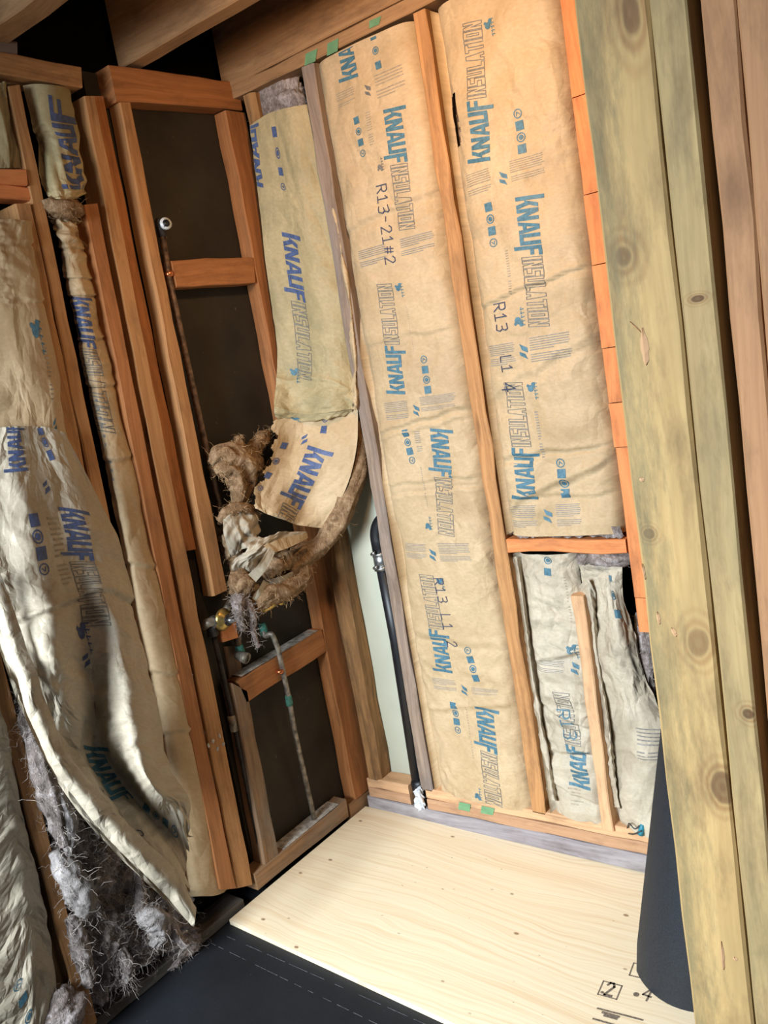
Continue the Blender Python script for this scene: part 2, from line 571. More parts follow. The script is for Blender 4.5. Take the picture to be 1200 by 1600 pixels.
class Sheet:
    """a sheet of paper or wool as a fine grid; rows run along it, columns across it"""
    def __init__(self, P, us, vs_, facing):
        self.P, self.us, self.vs = P, us, vs_          # us: column coordinate (m), vs: row coordinate (m)
        self.facing = V3(facing)
        self.hand = 1
        self.normals()
    def normals(self):
        du = np.gradient(self.P, axis=1)
        dv = np.gradient(self.P, axis=0)
        N = np.cross(du, dv)
        N /= np.linalg.norm(N, axis=2, keepdims=True) + 1e-12
        mid = np.tensordot(N, self.facing, axes=(2, 0)).mean()
        self.N = N if mid > 0 else -N
    def displace(self, h):
        self.P = self.P + self.N * h[..., None]
        self.normals()
    @staticmethod
    def from_ctrl(ctrl, res, facing):
        C = np.array(ctrl, float)
        A = catmull(C, 40)
        A = np.swapaxes(catmull(np.swapaxes(A, 0, 1), 40), 0, 1)
        H = np.linalg.norm(np.diff(A, axis=0), axis=2).sum(0).mean()
        W = np.linalg.norm(np.diff(A, axis=1), axis=2).sum(1).mean()
        nv, nu = max(6, int(H / res)), max(6, int(W / res))
        B = catmull(C, nv)
        B = np.swapaxes(catmull(np.swapaxes(B, 0, 1), nu), 0, 1)
        s = Sheet(B, np.linspace(0, W, nu), np.linspace(0, H, nv), facing)
        s.hand = -1          # rows count downwards
        return s
    def grid(self):
        return np.meshgrid(self.us, self.vs)
    def at(self, u, v, off=0.0012):
        us, vs_ = self.us, self.vs
        fu = np.interp(u, us, np.arange(len(us)))
        fv = np.interp(v, vs_, np.arange(len(vs_))) if vs_[0] < vs_[-1] else np.interp(v, vs_[::-1], np.arange(len(vs_))[::-1])
        i, j = int(min(fv, len(vs_) - 2)), int(min(fu, len(us) - 2))
        a, b = fv - i, fu - j
        def bl(A):
            return (A[i, j] * (1 - b) + A[i, j + 1] * b) * (1 - a) + (A[i + 1, j] * (1 - b) + A[i + 1, j + 1] * b) * a
        return bl(self.P) + bl(self.N) * off
    def build(self, name, mat, parent=None, mask=None):
        nv, nu = self.P.shape[:2]
        idx = np.arange(nv * nu).reshape(nv, nu)
        q = np.stack([idx[:-1, :-1], idx[:-1, 1:], idx[1:, 1:], idx[1:, :-1]], -1).reshape(-1, 4)
        if mask is not None:
            k = (mask[:-1, :-1] & mask[:-1, 1:] & mask[1:, 1:] & mask[1:, :-1]).ravel()
            q = q[k]
        U, Vv = self.grid()
        uv = np.stack([U, Vv], -1).reshape(-1, 2)
        me = bpy.data.meshes.new(name)
        me.from_pydata(self.P.reshape(-1, 3).tolist(), [], q.tolist())
        lay = me.uv_layers.new(name='UVMap')
        ix = np.zeros(len(me.loops), dtype=np.int32)
        me.loops.foreach_get('vertex_index', ix)
        lay.data.foreach_set('uv', uv[ix].astype(np.float32).ravel())
        me.polygons.foreach_set('use_smooth', [True] * len(me.polygons))
        me.update()
        return link(name, me, mat, parent)

# --- print on paper: 2-D polygons laid on a sheet
def ribbon(pts, w, closed=False):
    out = []
    n = len(pts)
    for i in range(n if closed else n - 1):
        a, b = np.array(pts[i], float), np.array(pts[(i + 1) % n], float)
        d = b - a
        L = np.hypot(*d)
        if L < 1e-9:
            continue
        d /= L
        m = np.array([-d[1], d[0]]) * w / 2
        a2, b2 = a - d * w * 0.4, b + d * w * 0.4
        out.append([tuple(a2 - m), tuple(b2 - m), tuple(b2 + m), tuple(a2 + m)])
    return out

def disc(cx, cy, r, n=10):
    return [(cx + r * math.cos(2 * math.pi * k / n), cy + r * math.sin(2 * math.pi * k / n)) for k in range(n)]

BOLD = {
 'K': [[(0, 0), (.19, 0), (.19, 1.3), (0, 1.3)], [(.19, .42), (.36, .42), (.56, 1), (.37, 1)], [(.24, .60), (.42, .62), (.60, 0), (.40, 0)]],
 'N': [[(0, 0), (.18, 0), (.18, 1), (0, 1)], [(.38, 0), (.56, 0), (.56, 1), (.38, 1)], [(0, 1), (.19, 1), (.56, 0), (.37, 0)]],
 'A': [[(0, 0), (.17, 0), (.33, 1), (.19, 1)], [(.42, 0), (.60, 0), (.42, 1), (.27, 1)], [(.12, .2), (.46, .2), (.44, .38), (.15, .38)]],
 'U': [[(0, .1), (.18, .1), (.18, 1), (0, 1)], [(.36, 0), (.54, 0), (.54, 1), (.36, 1)], [(0.02, 0), (.38, 0), (.38, .19), (0, .19)]],
 'F': [[(0, -.32), (.18, -.32), (.18, 1), (0, 1)], [(.18, .82), (.48, .82), (.48, 1), (.18, 1)], [(.18, .42), (.44, .42), (.44, .6), (.18, .6)]],
}
LINE = {
 'I': ([[(0, 0), (.2, 0), (.2, 1), (0, 1)]], .2),
 'N': ([[(0, 0), (0, 1), (.2, 1), (.34, .45), (.34, 1), (.52, 1), (.52, 0), (.33, 0), (.18, .55), (.18, 0)]], .52),
 'S': ([[(0, 0), (.5, 0), (.5, .58), (.18, .58), (.18, .82), (.5, .82), (.5, 1), (0, 1), (0, .42), (.32, .42), (.32, .18), (0, .18)]], .5),
 'U': ([[(0, 0), (.5, 0), (.5, 1), (.32, 1), (.32, .18), (.18, .18), (.18, 1), (0, 1)]], .5),
 'L': ([[(0, 0), (.44, 0), (.44, .18), (.18, .18), (.18, 1), (0, 1)]], .44),
 'A': ([[(0, 0), (.15, 1), (.38, 1), (.54, 0), (.36, 0), (.33, .2), (.21, .2), (.18, 0)]], .54),
 'T': ([[(.17, 0), (.35, 0), (.35, .82), (.52, .82), (.52, 1), (0, 1), (0, .82), (.17, .82)]], .52),
 'O': ([[(0, 0), (.5, 0), (.5, 1), (0, 1)], [(.18, .18), (.32, .18), (.32, .82), (.18, .82)]], .5),
}
PEN = {
 'R': [[(0, 0), (0, 1), (.4, 1), (.5, .85), (.5, .65), (.4, .5), (0, .5)], [(.2, .5), (.55, 0)]],
 '1': [[(.05, .75), (.25, 1), (.25, 0)], [(0, 0), (.5, 0)]],
 '3': [[(0, .95), (.4, 1), (.5, .8), (.4, .55), (.15, .52)], [(.4, .52), (.52, .3), (.4, 0), (0, .05)]],
 'L': [[(0, 1), (0, 0), (.45, 0)]],
 '2': [[(0, .8), (.15, 1), (.4, 1), (.5, .75), (0, 0), (.52, 0)]],
 '4': [[(.4, 0), (.4, 1), (0, .35), (.55, .35)]],
 '-': [[(.05, .5), (.4, .5)]],
 '#': [[(.1, .1), (.2, .9)], [(.35, .1), (.45, .9)], [(0, .35), (.5, .35)], [(0, .65), (.5, .65)]],
 ' ': [],
}

class Frame2:
    """local text frame on a sheet: origin, reading direction; letters stand to the left of it"""
    def __init__(self, p0, p1, hand=1):
        p0, p1 = np.array(p0, float), np.array(p1, float)
        self.o = p0
        self.L = np.hypot(*(p1 - p0))
        self.d = (p1 - p0) / self.L
        self.u = np.array([-self.d[1], self.d[0]]) * hand
    def __call__(self, polys):
        return [[tuple(self.o + self.d * x + self.u * y) for x, y in p] for p in polys]

def decal(sheet, polys, mat, name, parent, off=0.0012, cell=0.012):
    bm = bmesh.new()
    for p in polys:
        try:
            bm.faces.new([bm.verts.new((x, y, 0)) for x, y in p])
        except ValueError:
            pass
    if not bm.faces:
        bm.free()
        return None
    bmesh.ops.triangulate(bm, faces=bm.faces[:])
    xs = [v.co.x for v in bm.verts]
    ys = [v.co.y for v in bm.verts]
    lo_u, hi_u = min(sheet.us[0], sheet.us[-1]), max(sheet.us[0], sheet.us[-1])
    lo_v, hi_v = min(sheet.vs[0], sheet.vs[-1]), max(sheet.vs[0], sheet.vs[-1])
    cuts = [((lo_u + .004, 0, 0), (-1, 0, 0), True), ((hi_u - .004, 0, 0), (1, 0, 0), True), ((0, lo_v + .004, 0), (0, -1, 0), True), ((0, hi_v - .004, 0), (0, 1, 0), True)]
    cuts += [((x, 0, 0), (1, 0, 0), False) for x in np.arange(min(xs) + cell, max(xs), cell)]
    cuts += [((0, y, 0), (0, 1, 0), False) for y in np.arange(min(ys) + cell, max(ys), cell)]
    for co, no, clear in cuts:
        bmesh.ops.bisect_plane(bm, geom=bm.verts[:] + bm.edges[:] + bm.faces[:], plane_co=co, plane_no=no, clear_outer=clear, dist=1e-6)
    if not bm.faces:
        bm.free()
        return None
    for v in bm.verts:
        v.co = Vector(sheet.at(v.co.x, v.co.y, off))
    me = bpy.data.meshes.new(name)
    bm.to_mesh(me)
    bm.free()
    return link(name, me, mat, parent)

def print_run(sheet, parent, p0, p1, h, ink='ink_blue', part=1.0):
    """the maker's word in heavy letters followed by the second word in outlined letters, from p0 to p1"""
    fr = Frame2(p0, p1, sheet.hand)
    bold, x = [], 0.0
    slant = 0.10
    for ch in 'KNAUF':
        for q in BOLD[ch]:
            bold.append([(x + a + b * slant, b) for a, b in q])
        x += {'K': .60, 'N': .60, 'A': .60, 'U': .59, 'F': .50}[ch]
    x1 = x + 0.05
    outl = []
    x = x1
    for ch in 'INSULATION':
        loops, w = LINE[ch]
        for lp in loops:
            outl += ribbon([(x + a * .68 + b * slant, b * .95) for a, b in lp], .034, True)
        x += w * .68 + .05
    tot = x
    sx = fr.L / tot
    h = h * .90
    sc = lambda polys: [[(a * sx, (b - .5) * h) for a, b in p] for p in polys]
    decal(sheet, fr(sc(bold)), ink, 'printed_lettering', parent)
    if part > 0.5:
        decal(sheet, fr(sc(outl)), 'ink_outline', 'outlined_lettering', parent)

def print_icons(sheet, parent, p0, p1, s, ink='ink_blue', n=4):
    """row of small marks: square, ringed disc, square, ring"""
    fr = Frame2(p0, p1, sheet.hand)
    s = s * .72
    polys = []
    for k in range(n):
        x = fr.L * k / (n - 1)
        if k in (0, 2):
            polys.append([(x - s * .5, -s * .5), (x + s * .5, -s * .5), (x + s * .5, s * .5), (x - s * .5, s * .5)])
        elif k == 1:
            polys += ribbon(disc(x, 0, s * .48, 12), s * .12, True)
            polys.append(disc(x, 0, s * .30, 8))
        else:
            polys += ribbon(disc(x, 0, s * .46, 12), s * .11, True)
            polys += ribbon([(x - s * .18, s * .18), (x + s * .18, s * .1), (x - s * .1, -s * .22)], s * .1)
    decal(sheet, fr(polys), ink, 'printed_icons', parent)

def print_fine(sheet, parent, a, b, lines=9, ink='ink_grey', gap=None):
    """block of small print between corners a and b, lines across the batt"""
    (x0, z0), (x1, z1) = a, b
    polys = []
    rr = random.Random(int(abs(x0 * 1000 + z0 * 777)))
    for k in range(lines):
        f = (k + .5) / lines
        if k == int(lines * .62):
            continue
        z = z0 + (z1 - z0) * f
        e = x1 - (x1 - x0) * (0.45 * rr.random() if k in (lines - 1, int(lines * .62) - 1) else 0.06 * rr.random())
        w = abs(z1 - z0) / lines * .34
        polys.append([(x0, z - w / 2), (e, z - w / 2), (e, z + w / 2), (x0, z + w / 2)])
    decal(sheet, polys, ink, 'fine_print', parent, cell=0.016)

def print_leaf(sheet, parent, c, s, ink='ink_blue'):
    x, z = c
    polys = [[(x - s * .25, z + s * .5), (x + s * .3, z + s * .2), (x + s * .3, z - s * .1), (x - s * .1, z + s * .1)],
             [(x + s * .25, z - s * .5), (x - s * .3, z - s * .2), (x - s * .3, z + s * .02), (x + s * .1, z - s * .15)]]
    decal(sheet, polys, ink, 'leaf_mark', parent)

def print_tree(sheet, parent, c, s, flip=1, ink='ink_blue'):
    x, z = c
    s = s * .75
    polys = [disc(x, z + flip * s * .2, s * .30, 12), disc(x + s * .28, z - flip * s * .12, s * .2, 10), disc(x - s * .25, z - flip * s * .05, s * .14, 8)]
    for k in range(5):
        polys += ribbon([(x + s * .62, z - flip * (s * .2 - s * .32 * k)), (x + s * .35, z - flip * (s * .26 - s * .32 * k)), (x + s * .4, z - flip * (s * .08 - s * .32 * k))], s * .07)
    decal(sheet, polys, ink, 'tree_mark', parent)

def pen(sheet, parent, text, p0, p1, h, ink='ink_dark', wide=.085):
    fr = Frame2(p0, p1, sheet.hand)
    sx = fr.L / (.8 * len(text))
    for i, ch in enumerate(text):
        polys = []
        for st in PEN[ch]:
            polys += ribbon([((i * .8 + a) * sx, (b - .5) * h) for a, b in st], wide * (sx + h) / 2)
        if polys:
            decal(sheet, fr(polys), ink, 'ink_marking', parent, off=0.0018)

# --- wool
def fibres(name, pts, nrm, count, length, rad, mat, parent, seed=1, droop=0.3):
    r = np.random.default_rng(int(seed * 10))
    verts, faces = [], []
    n = len(pts)
    for _ in range(count):
        i = r.integers(n)
        p = V3(pts[i])
        d = V3(nrm[i]) * r.uniform(-.1, .8) + r.normal(0, 1, 3) * .8
        d /= np.linalg.norm(d)
        L = length * r.uniform(.4, 1.3)
        m = 7
        side = np.cross(d, r.normal(0, 1, 3))
        side /= np.linalg.norm(side) + 1e-9
        side2 = np.cross(d, side)
        b = len(verts)
        for k in range(m):
            w = rad * (1 - .6 * k / (m - 1))
            verts += [tuple(p + side * w), tuple(p - side * w * .5 + side2 * w * .8), tuple(p - side * w * .5 - side2 * w * .8)]
            p = p + d * L / (m - 1)
            d = d + r.normal(0, .55, 3) + np.array([0, 0, -droop * .3])
            d /= np.linalg.norm(d)
        for k in range(m - 1):
            for q in range(3):
                a, c = b + k * 3 + q, b + k * 3 + (q + 1) % 3
                faces.append((a, c, c + 3, a + 3))
    o = pydata(name, verts, faces, mat, parent)
    o['kind'] = 'stuff'
    return o

def wool_blob(name, label, center, radii, seed, mat='wool_brown', fmat='fibre_brown', count=260, sub=4, rough=0.35, rot=(0, 0, 0),
              parent=None, group=None, flen=0.035, tilt=None):
    bm = bmesh.new()
    bmesh.ops.create_icosphere(bm, subdivisions=sub, radius=1.0)
    off = Vector((seed * 3.7, seed * 1.3, -seed * 2.1))
    rm = Matrix.Rotation(rot[2], 3, 'Z') @ Matrix.Rotation(rot[1], 3, 'Y') @ Matrix.Rotation(rot[0], 3, 'X')
    for v in bm.verts:
        n = v.co.normalized()
        w_ = Vector((mnoise.noise(n * 1.4 + off), mnoise.noise(n * 1.4 - off), mnoise.noise(n * 1.4 + off * 2)))
        q_ = n + w_ * 0.7
        fold = 1 - 2 * abs(mnoise.noise(Vector((q_.x * 1.6, q_.y * 1.6, q_.z * 4.6)) + off))
        fold2 = 1 - 2 * abs(mnoise.noise(Vector((q_.x * 4.0, q_.y * 4.0, q_.z * 11.0)) - off))
        d = 1 + rough * 0.9 * mnoise.noise(n * 1.5 + off) + rough * .42 * fold + rough * .22 * fold2 + rough * .12 * mnoise.noise(n * 24 + off)
        p = Vector((n.x * radii[0], n.y * radii[1], n.z * radii[2])) * d
        v.co = rm @ p + Vector(center)
    for f in bm.faces:
        f.smooth = True
    bm.normal_update()
    me = bpy.data.meshes.new(name)
    pts = [tuple(v.co) for v in bm.verts]
    nr = [tuple(v.normal) for v in bm.verts]
    bm.to_mesh(me)
    bm.free()
    o = link(name, me, mat, parent)
    if label:
        tag(o, label, 'insulation', group)
    if count:
        fibres('loose_fibres', pts, nr, count, flen, 0.0004, fmat, o, seed)
    return o

# ================================================================== the setting
def plain_box(name, xr, yr, zr, mat, parent=None):
    v = [(x, y, z) for x in xr for y in yr for z in zr]
    f = [(0, 1, 3, 2), (4, 6, 7, 5), (0, 4, 5, 1), (2, 3, 7, 6), (0, 2, 6, 4), (1, 5, 7, 3)]
    uv = [(a[0] + a[1], a[2]) if zr[1] - zr[0] > .1 else (a[0], a[1]) for a in v]
    return pydata(name, v, f, mat, parent, False, uv)

floor = tag(plain_box('floor', (-0.12, 3.2), (-4.0, 0.14), (-0.05, -0.016), 'felt'), 'black felt underlay covering the floor', None, None, 'structure')
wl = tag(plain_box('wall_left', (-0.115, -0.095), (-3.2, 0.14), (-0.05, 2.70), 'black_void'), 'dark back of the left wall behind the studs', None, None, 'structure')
plain_box('sheathing_panel', (-0.094, -0.055), (-0.50, 0.06), (1.30, 2.44), 'sheathing', wl)
plain_box('sheathing_panel', (-0.094, -0.057), (-0.50, 0.06), (0.02, 1.298), 'sheathing', wl)
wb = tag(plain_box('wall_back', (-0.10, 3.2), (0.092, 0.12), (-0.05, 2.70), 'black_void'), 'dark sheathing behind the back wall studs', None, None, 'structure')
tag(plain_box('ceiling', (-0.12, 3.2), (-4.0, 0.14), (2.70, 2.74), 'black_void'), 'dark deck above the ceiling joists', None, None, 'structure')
tag(plain_box('dark_gap_backing', (1.545, 3.2), (-0.905, -0.885), (-0.016, 2.46), 'black_void'), 'added black sheet standing in for shade between the foreground partition studs', None, None, 'structure')  # added sheet; its black colour stands in for shade in the stud gaps
tag(plain_box('wallboard_panel', (0.005, 0.332), (0.070, 0.088), (0.06, 1.75), 'cream'), 'pale cream wallboard seen between the rough corner post and the black drain pipe', 'wallboard')

# chalk lines on the felt
for (a, b, n) in (((0.025,-0.716,-0.016), (0.799,-0.725,-0.016), 9), ((-0.013,-0.757,-0.016), (0.665,-0.778,-0.016), 13)):
    a, b = V3(a), V3(b)
    d = (b - a) / np.linalg.norm(b - a)
    s = np.array([-d[1], d[0], 0]) * 0.0007
    fs, vv = [], []
    r = np.random.default_rng(n)
    for k in range(n):
        p, q = a + (b - a) * (k + .1 * r.random()) / n, a + (b - a) * (k + r.uniform(.35, .95)) / n
        i = len(vv)
        vv += [p - s, q - s, q + s, p + s]
        fs.append((i, i + 1, i + 2, i + 3))
    pydata('chalk_line', [tuple(v + np.array([0, 0, .0006])) for v in vv], fs, 'chalk', floor)

# plywood base
pa, pb, pc, pd = V3((0.004, -0.006, 0)), V3((0.001,-0.673,-0.000)), V3((0.815,-0.704,0.000)), V3((1.019,0.019,0.000))
pb2 = pb + (pc - pb) * 2.6
pd2 = pa + (pd - pa) * 2.1
top = [pa, pb, pb2, pd2]
dz = np.array([0, 0, -.0155])
pv = top + [p + dz for p in top]
ply_o = pydata('plywood_sheet', [tuple(p) for p in pv], [(0, 1, 2, 3), (7, 6, 5, 4), (0, 4, 5, 1), (1, 5, 6, 2), (2, 6, 7, 3), (3, 7, 4, 0)], 'ply', None, False, [(p[0], p[1]) for p in pv])
tag(ply_o, 'pale plywood sheet lying on the black felt floor', 'plywood')
gx, gy = np.linspace(.1, 2.0, 30), np.linspace(-.1, -.75, 12)
GX, GY = np.meshgrid(gx, gy)
ply_s = Sheet(np.stack([GX, GY, GX * 0], -1), gx, gy, (0, 0, 1))
def xy(p): return (p[0], p[1])
def stamp(polys): decal(ply_s, polys, 'stamp', 'ink_stamp', ply_o, off=.0008, cell=.2)
s0, s1 = xy((1.092,-0.489,0.000)), xy((1.132,-0.476,0.000))
bx0 = [xy((1.084,-0.432,0.000)), xy((1.129,-0.428,0.000)), xy((1.133,-0.473,0.000)), xy((1.088,-0.477,0.000))]
stamp(ribbon(bx0, .003, True))
fr = Frame2(xy((1.102,-0.471,0.000)), xy((1.126,-0.468,0.000)))
stamp(fr([[(x * .032, y * .040) for x, y in q] for q in ribbon(PEN['2'][0], .17)]) + [disc(*xy((1.095,-0.467,0.000)), .004)])
bx1 = [xy((1.127,-0.345,0.000)), xy((1.165,-0.339,0.000)), xy((1.170,-0.384,-0.000)), xy((1.132,-0.388,0.000))]
stamp(ribbon(bx1, .003, True))
fr = Frame2(xy((1.182,-0.447,0.000)), xy((1.205,-0.447,0.000)))
stamp(fr([[(x * .034, y * .042) for x, y in q] for st in PEN['4'] for q in ribbon(st, .13)]) + [disc(*xy((1.168,-0.439,0.000)), .007)])
for k, (a, b) in enumerate((((1.105,-0.517,0.000), (1.207,-0.505,0.000)), ((1.120,-0.523,0.000), (1.156,-0.520,0.000)), ((1.108,-0.550,0.000), (1.193,-0.542,0.000)), ((1.127,-0.530,0.000), (1.154,-0.527,0.000)))):
    stamp(ribbon([xy(a), xy(b)], .005 if k in (0, 2) else .007))

# ================================================================== lumber, back wall
BK = (0, .086, 0)
timber('wall_stud', (.289, 0, 2.412), (.335, 0, 2.412), (.268, 0, .116), (.316, 0, .116), BK, 'fir_grey', 'weathered grey stud right of the black drain pipe', wob=.002)
timber('wall_stud', (.686, 0, 2.412), (.731, 0, 2.412), (.690, 0, .122), (.740, 0, .122), BK, 'fir', 'full-height orange stud between the two tall printed batts', wob=.002)
# kerfed stud
kz = [2.412, 2.08, 1.857, 1.690, 1.487, 1.349, 1.235, 0.832, 0.735]
st = empty('wall_stud', (1.11, .04, .735), 'bright orange stud with saw cuts, cut short beside the foreground post', 'stud')
for i in range(len(kz) - 1):
    a, b = kz[i] - (.0012 if i else 0), kz[i + 1] + .0012
    fx = lambda z: 1.090 + (2.412 - z) * .004
    dx = RNG.normal(0, .0015)
    timber('stud_segment', (fx(a) + dx, dx, a), (fx(a) + .042 + dx, dx, a), (fx(b) + dx, dx, b), (fx(b) + .042 + dx, dx, b), (0, .086, 0), 'fir_orange', parent=st, cham=.0012, wob=.0006)
timber('short_stud', (.924, -.012, .835), (.960, -.012, .835), (.922, -.012, .124), (.957, -.012, .124), (0, .075, 0), 'fir_pale', 'short pale stud standing on the bottom plate among crumpled paper', wob=.002)
timber('blocking', (.738, 0, .994), (.738, 0, .958), (1.092, 0, .990), (1.092, 0, .954), (0, .086, 0), 'fir_orange', 'orange horizontal block below the right printed batt', 'blocking')
timber('rough_post', (.040, -.002, 2.41), (.088, -.002, 2.41), (.036, -.002, .113), (.092, -.002, .113), (0, .070, 0), 'rough', 'rough bark-edged corner post beside the pale wallboard', 'post', cham=.006, wob=.003, wane=.010)
# plates
timber('bottom_plate', (.018, -.003, .040), (.018, -.003, -.015), (1.95, -.003, .080), (1.95, -.003, .025), (0, .092, 0), 'grey_plate', 'weathered grey bottom plate along the plywood edge', 'plate')
timber('bottom_plate', (.030, -.001, .078), (.030, -.001, .041), (.214, -.001, .082), (.214, -.001, .045), (0, .080, 0), 'plate_mid', 'short lower bottom plate piece left of the drain hole', 'plate')
timber('bottom_plate', (.030, -.001, .114), (.030, -.001, .079), (.214, -.001, .118), (.214, -.001, .083), (0, .070, 0), 'fir_pale', 'short pale upper plate piece under the wallboard', 'plate')
timber('bottom_plate', (.286, -.001, .083), (.286, -.001, .046), (1.95, -.001, .119), (1.95, -.001, .081), (0, .088, 0), 'plate_mid', 'long middle bottom plate right of the drain hole', 'plate')
timber('bottom_plate', (.286, 0, .120), (.286, 0, .084), (1.95, 0, .155), (1.95, 0, .120), (0, .088, 0), 'fir_pale', 'long pale top layer of the bottom plate with green tape', 'plate')
timber('top_plate', (-.02, -.002, 2.450), (-.02, -.002, 2.413), (2.4, -.002, 2.462), (2.4, -.002, 2.425), (0, .09, 0), 'joist', 'top plate over the printed batts', 'plate')
timber('rim_joist', (-.03, -.004, 2.69), (-.03, -.004, 2.452), (2.4, -.004, 2.70), (2.4, -.004, 2.464), (0, .045, 0), 'joist', 'wide rim joist standing on the back top plate', 'joist', wob=.001)

# ================================================================== lumber, left wall
LB = (-.054, 0, 0)
timber('header_beam', (.004, -.452, 2.443), (.004, -.452, 2.350), (.004, .03, 2.468), (.004, .03, 2.386), (-.085, 0, 0), 'fir_red', 'reddish brown header beam over the dark panel', 'beam')
timber('corner_stud', (0, -.040, 2.378), (0, .045, 2.380), (0, -.048, .046), (0, .052, .046), (-.054, 0, 0), 'fir_red', 'reddish corner stud at the right of the dark panels', wob=.002)
timber('cut_stud', (0.000,-0.440,2.380), (-0.000,-0.399,2.384), (0.000,-0.476,0.952), (-0.000,-0.416,0.954), (-.052, 0, 0), 'fir', 'stud cut off above the brass valve', wob=.001, cham=.006)
timber('cut_stud', (-0.028,-0.519,2.365), (-0.028,-0.463,2.372), (-0.028,-0.534,1.107), (-0.028,-0.480,1.099), (-.04, 0, 0), 'fir_red', 'reddish recessed stud cut off left of the valve stud', wob=.001)
timber('wall_stud', (0.000,-0.551,2.352), (0.000,-0.513,2.357), (0.000,-0.621,0.071), (0.000,-0.558,0.043), (-.085, 0, 0), 'fir', 'right stud of the doubled pair left of the pipes', wob=.0012)
timber('wall_stud', (0.004,-0.628,2.073), (0.004,-0.584,2.078), (0.004,-0.681,0.107), (0.004,-0.627,0.076), (-.085, 0, 0), 'fir_red', 'left stud of the doubled pair, its top cut lower', wob=.0012)
timber('wall_stud', (0.000,-0.764,2.346), (0.000,-0.729,2.355), (-0.010,-0.824,0.188), (-0.010,-0.785,0.162), (-.085, 0, 0), 'fir', 'right stud of the pair beside the torn paper', wob=.0015)
timber('wall_stud', (0.002,-0.819,2.069), (0.002,-0.776,2.071), (-0.008,-0.868,0.217), (-0.008,-0.829,0.192), (-.085, 0, 0), 'fir', 'left stud of the pair touching the torn paper edge', wob=.0015)
timber('wall_stud', (0, -1.166, 2.36), (0, -1.125, 2.36), (0, -1.170, .020), (0, -1.128, .020), (-.085, 0, 0), 'fir', 'bare stud beside the exposed grey wool at lower left', wob=.0015)
timber('wall_stud', (0.000,-0.474,0.673), (0.000,-0.426,0.627), (0.000,-0.499,0.072), (0.000,-0.434,0.054), LB, 'fir_dirty', 'short dirty stud under the left end of the pipe block', wob=.0015)
timber('back_stud', (-0.050,-0.433,0.773), (-0.050,-0.378,0.752), (-0.050,-0.483,0.076), (-0.050,-0.438,0.048), (-.03, 0, 0), 'fir_dirty', 'recessed stud in the dark slot behind the left pipe')
timber('blocking', (0.000,-0.373,1.931), (0.000,-0.373,1.852), (0.000,-0.041,1.937), (0.000,-0.054,1.858), (-.05, 0, 0), 'fir_red', 'reddish block across the dark panel behind the tall pipe', 'blocking')
timber('blocking', (0.000,-0.452,0.672), (0.000,-0.436,0.593), (0.000,-0.055,0.693), (0.000,-0.047,0.609), (-.054, 0, 0), 'fir_red', 'dusty lower block carrying the bent pipe', 'blocking')
timber('valve_block', (-0.012,-0.464,0.860), (-0.012,-0.400,0.851), (-0.012,-0.470,0.803), (-0.012,-0.405,0.795), (-.03, 0, 0), 'fir_orange', 'small wood offcut hanging under the brass valve', 'block')
timber('sill_plate', (0.004,-0.548,0.073), (0.004,-0.547,0.015), (0.004,-0.096,0.075), (0.004,-0.099,0.012), (-.06, 0, 0), 'fir_dirty', 'dusty sill plate under the dark panel', 'plate')
board('sill_block', (-.055, .0), (-.085, .055), (-.015, .045), 'y', 'fir_dirty', 'small dusty sill block under the corner stud', 'block')
board('sill_plate', (-.09, -.010), (-2.2, -.60), (-.015, .018), 'y', 'grime', 'grimy sill plate below the exposed wool', 'plate')
timber('top_plate', (.002, -2.2, 2.415), (.002, -2.2, 2.365), (0.002,-0.541,2.425), (0.002,-0.551,2.372), (-.085, 0, 0), 'fir', 'top plate over the narrow crumpled batt', 'plate')
timber('packing_block', (-0.010,-0.846,2.455), (-0.010,-0.858,2.408), (-0.010,-0.704,2.463), (-0.010,-0.714,2.423), (-.06, 0, 0), 'fir_grey', 'small block on the left top plate under a joist', 'block')
timber('blocking', (.004, -1.122, 2.150), (.004, -1.122, 2.118), (0.004,-0.770,2.151), (0.004,-0.776,2.114), (-.05, 0, 0), 'fir_orange', 'upper of two orange blocks left of the paired studs', 'blocking')
timber('blocking', (-.004, -1.122, 2.114), (-.004, -1.122, 2.080), (-0.004,-0.763,2.114), (-0.004,-0.769,2.080), (-.05, 0, 0), 'fir_orange', 'lower of two orange blocks left of the paired studs', 'blocking')
# joists
board('ceiling_joist', (-.05, 2.6), (-.376, -.322), (2.462, 2.66), 'x', 'joist', 'ceiling joist above the header beam', 'joist')
board('ceiling_joist', (-.05, 2.6), (-.80, -.728), (2.452, 2.66), 'x', 'joist', 'ceiling joist at the upper left corner', 'joist')

# ================================================================== foreground partition
PT = 2.46
kn = [((1.591,1.888), .017, 2.4), ((1.551,1.624), .018, 1.2), ((1.542,1.274), .009, 1.0), ((1.592,1.127), .018, 1.5), ((1.604,0.925), .016, 1.6)]
M['treated'] = wood('treated_post', (190, 158, 106), (160, 128, 82), knot_c=(104, 74, 48), grain=26, knots=0.0, stain=(152, 126, 84), stain_amt=0.6,
                    fixed_knots=[(p[0] - 1.526, p[1] - PT, r, a) for p, r, a in kn], wave=.22, edge_stain=(.050, (116, 106, 76)))
post = timber('foreground_post', (1.526, -1.0, PT), (1.6115, -1.0, PT), (1.526, -1.0, -.015), (1.6115, -1.0, -.015), (0, .088, 0), 'treated', 'knotty greenish yellow post in the right foreground', 'post', cham=.004, wob=.0006)
timber('partition_stud', (1.6140, -1.0, PT), (1.6535, -1.0, PT), (1.6140, -1.0, -.015), (1.6535, -1.0, -.015), (0, .088, 0), 'treated2', 'narrow stained stud against the knotty foreground post', wob=.0008)
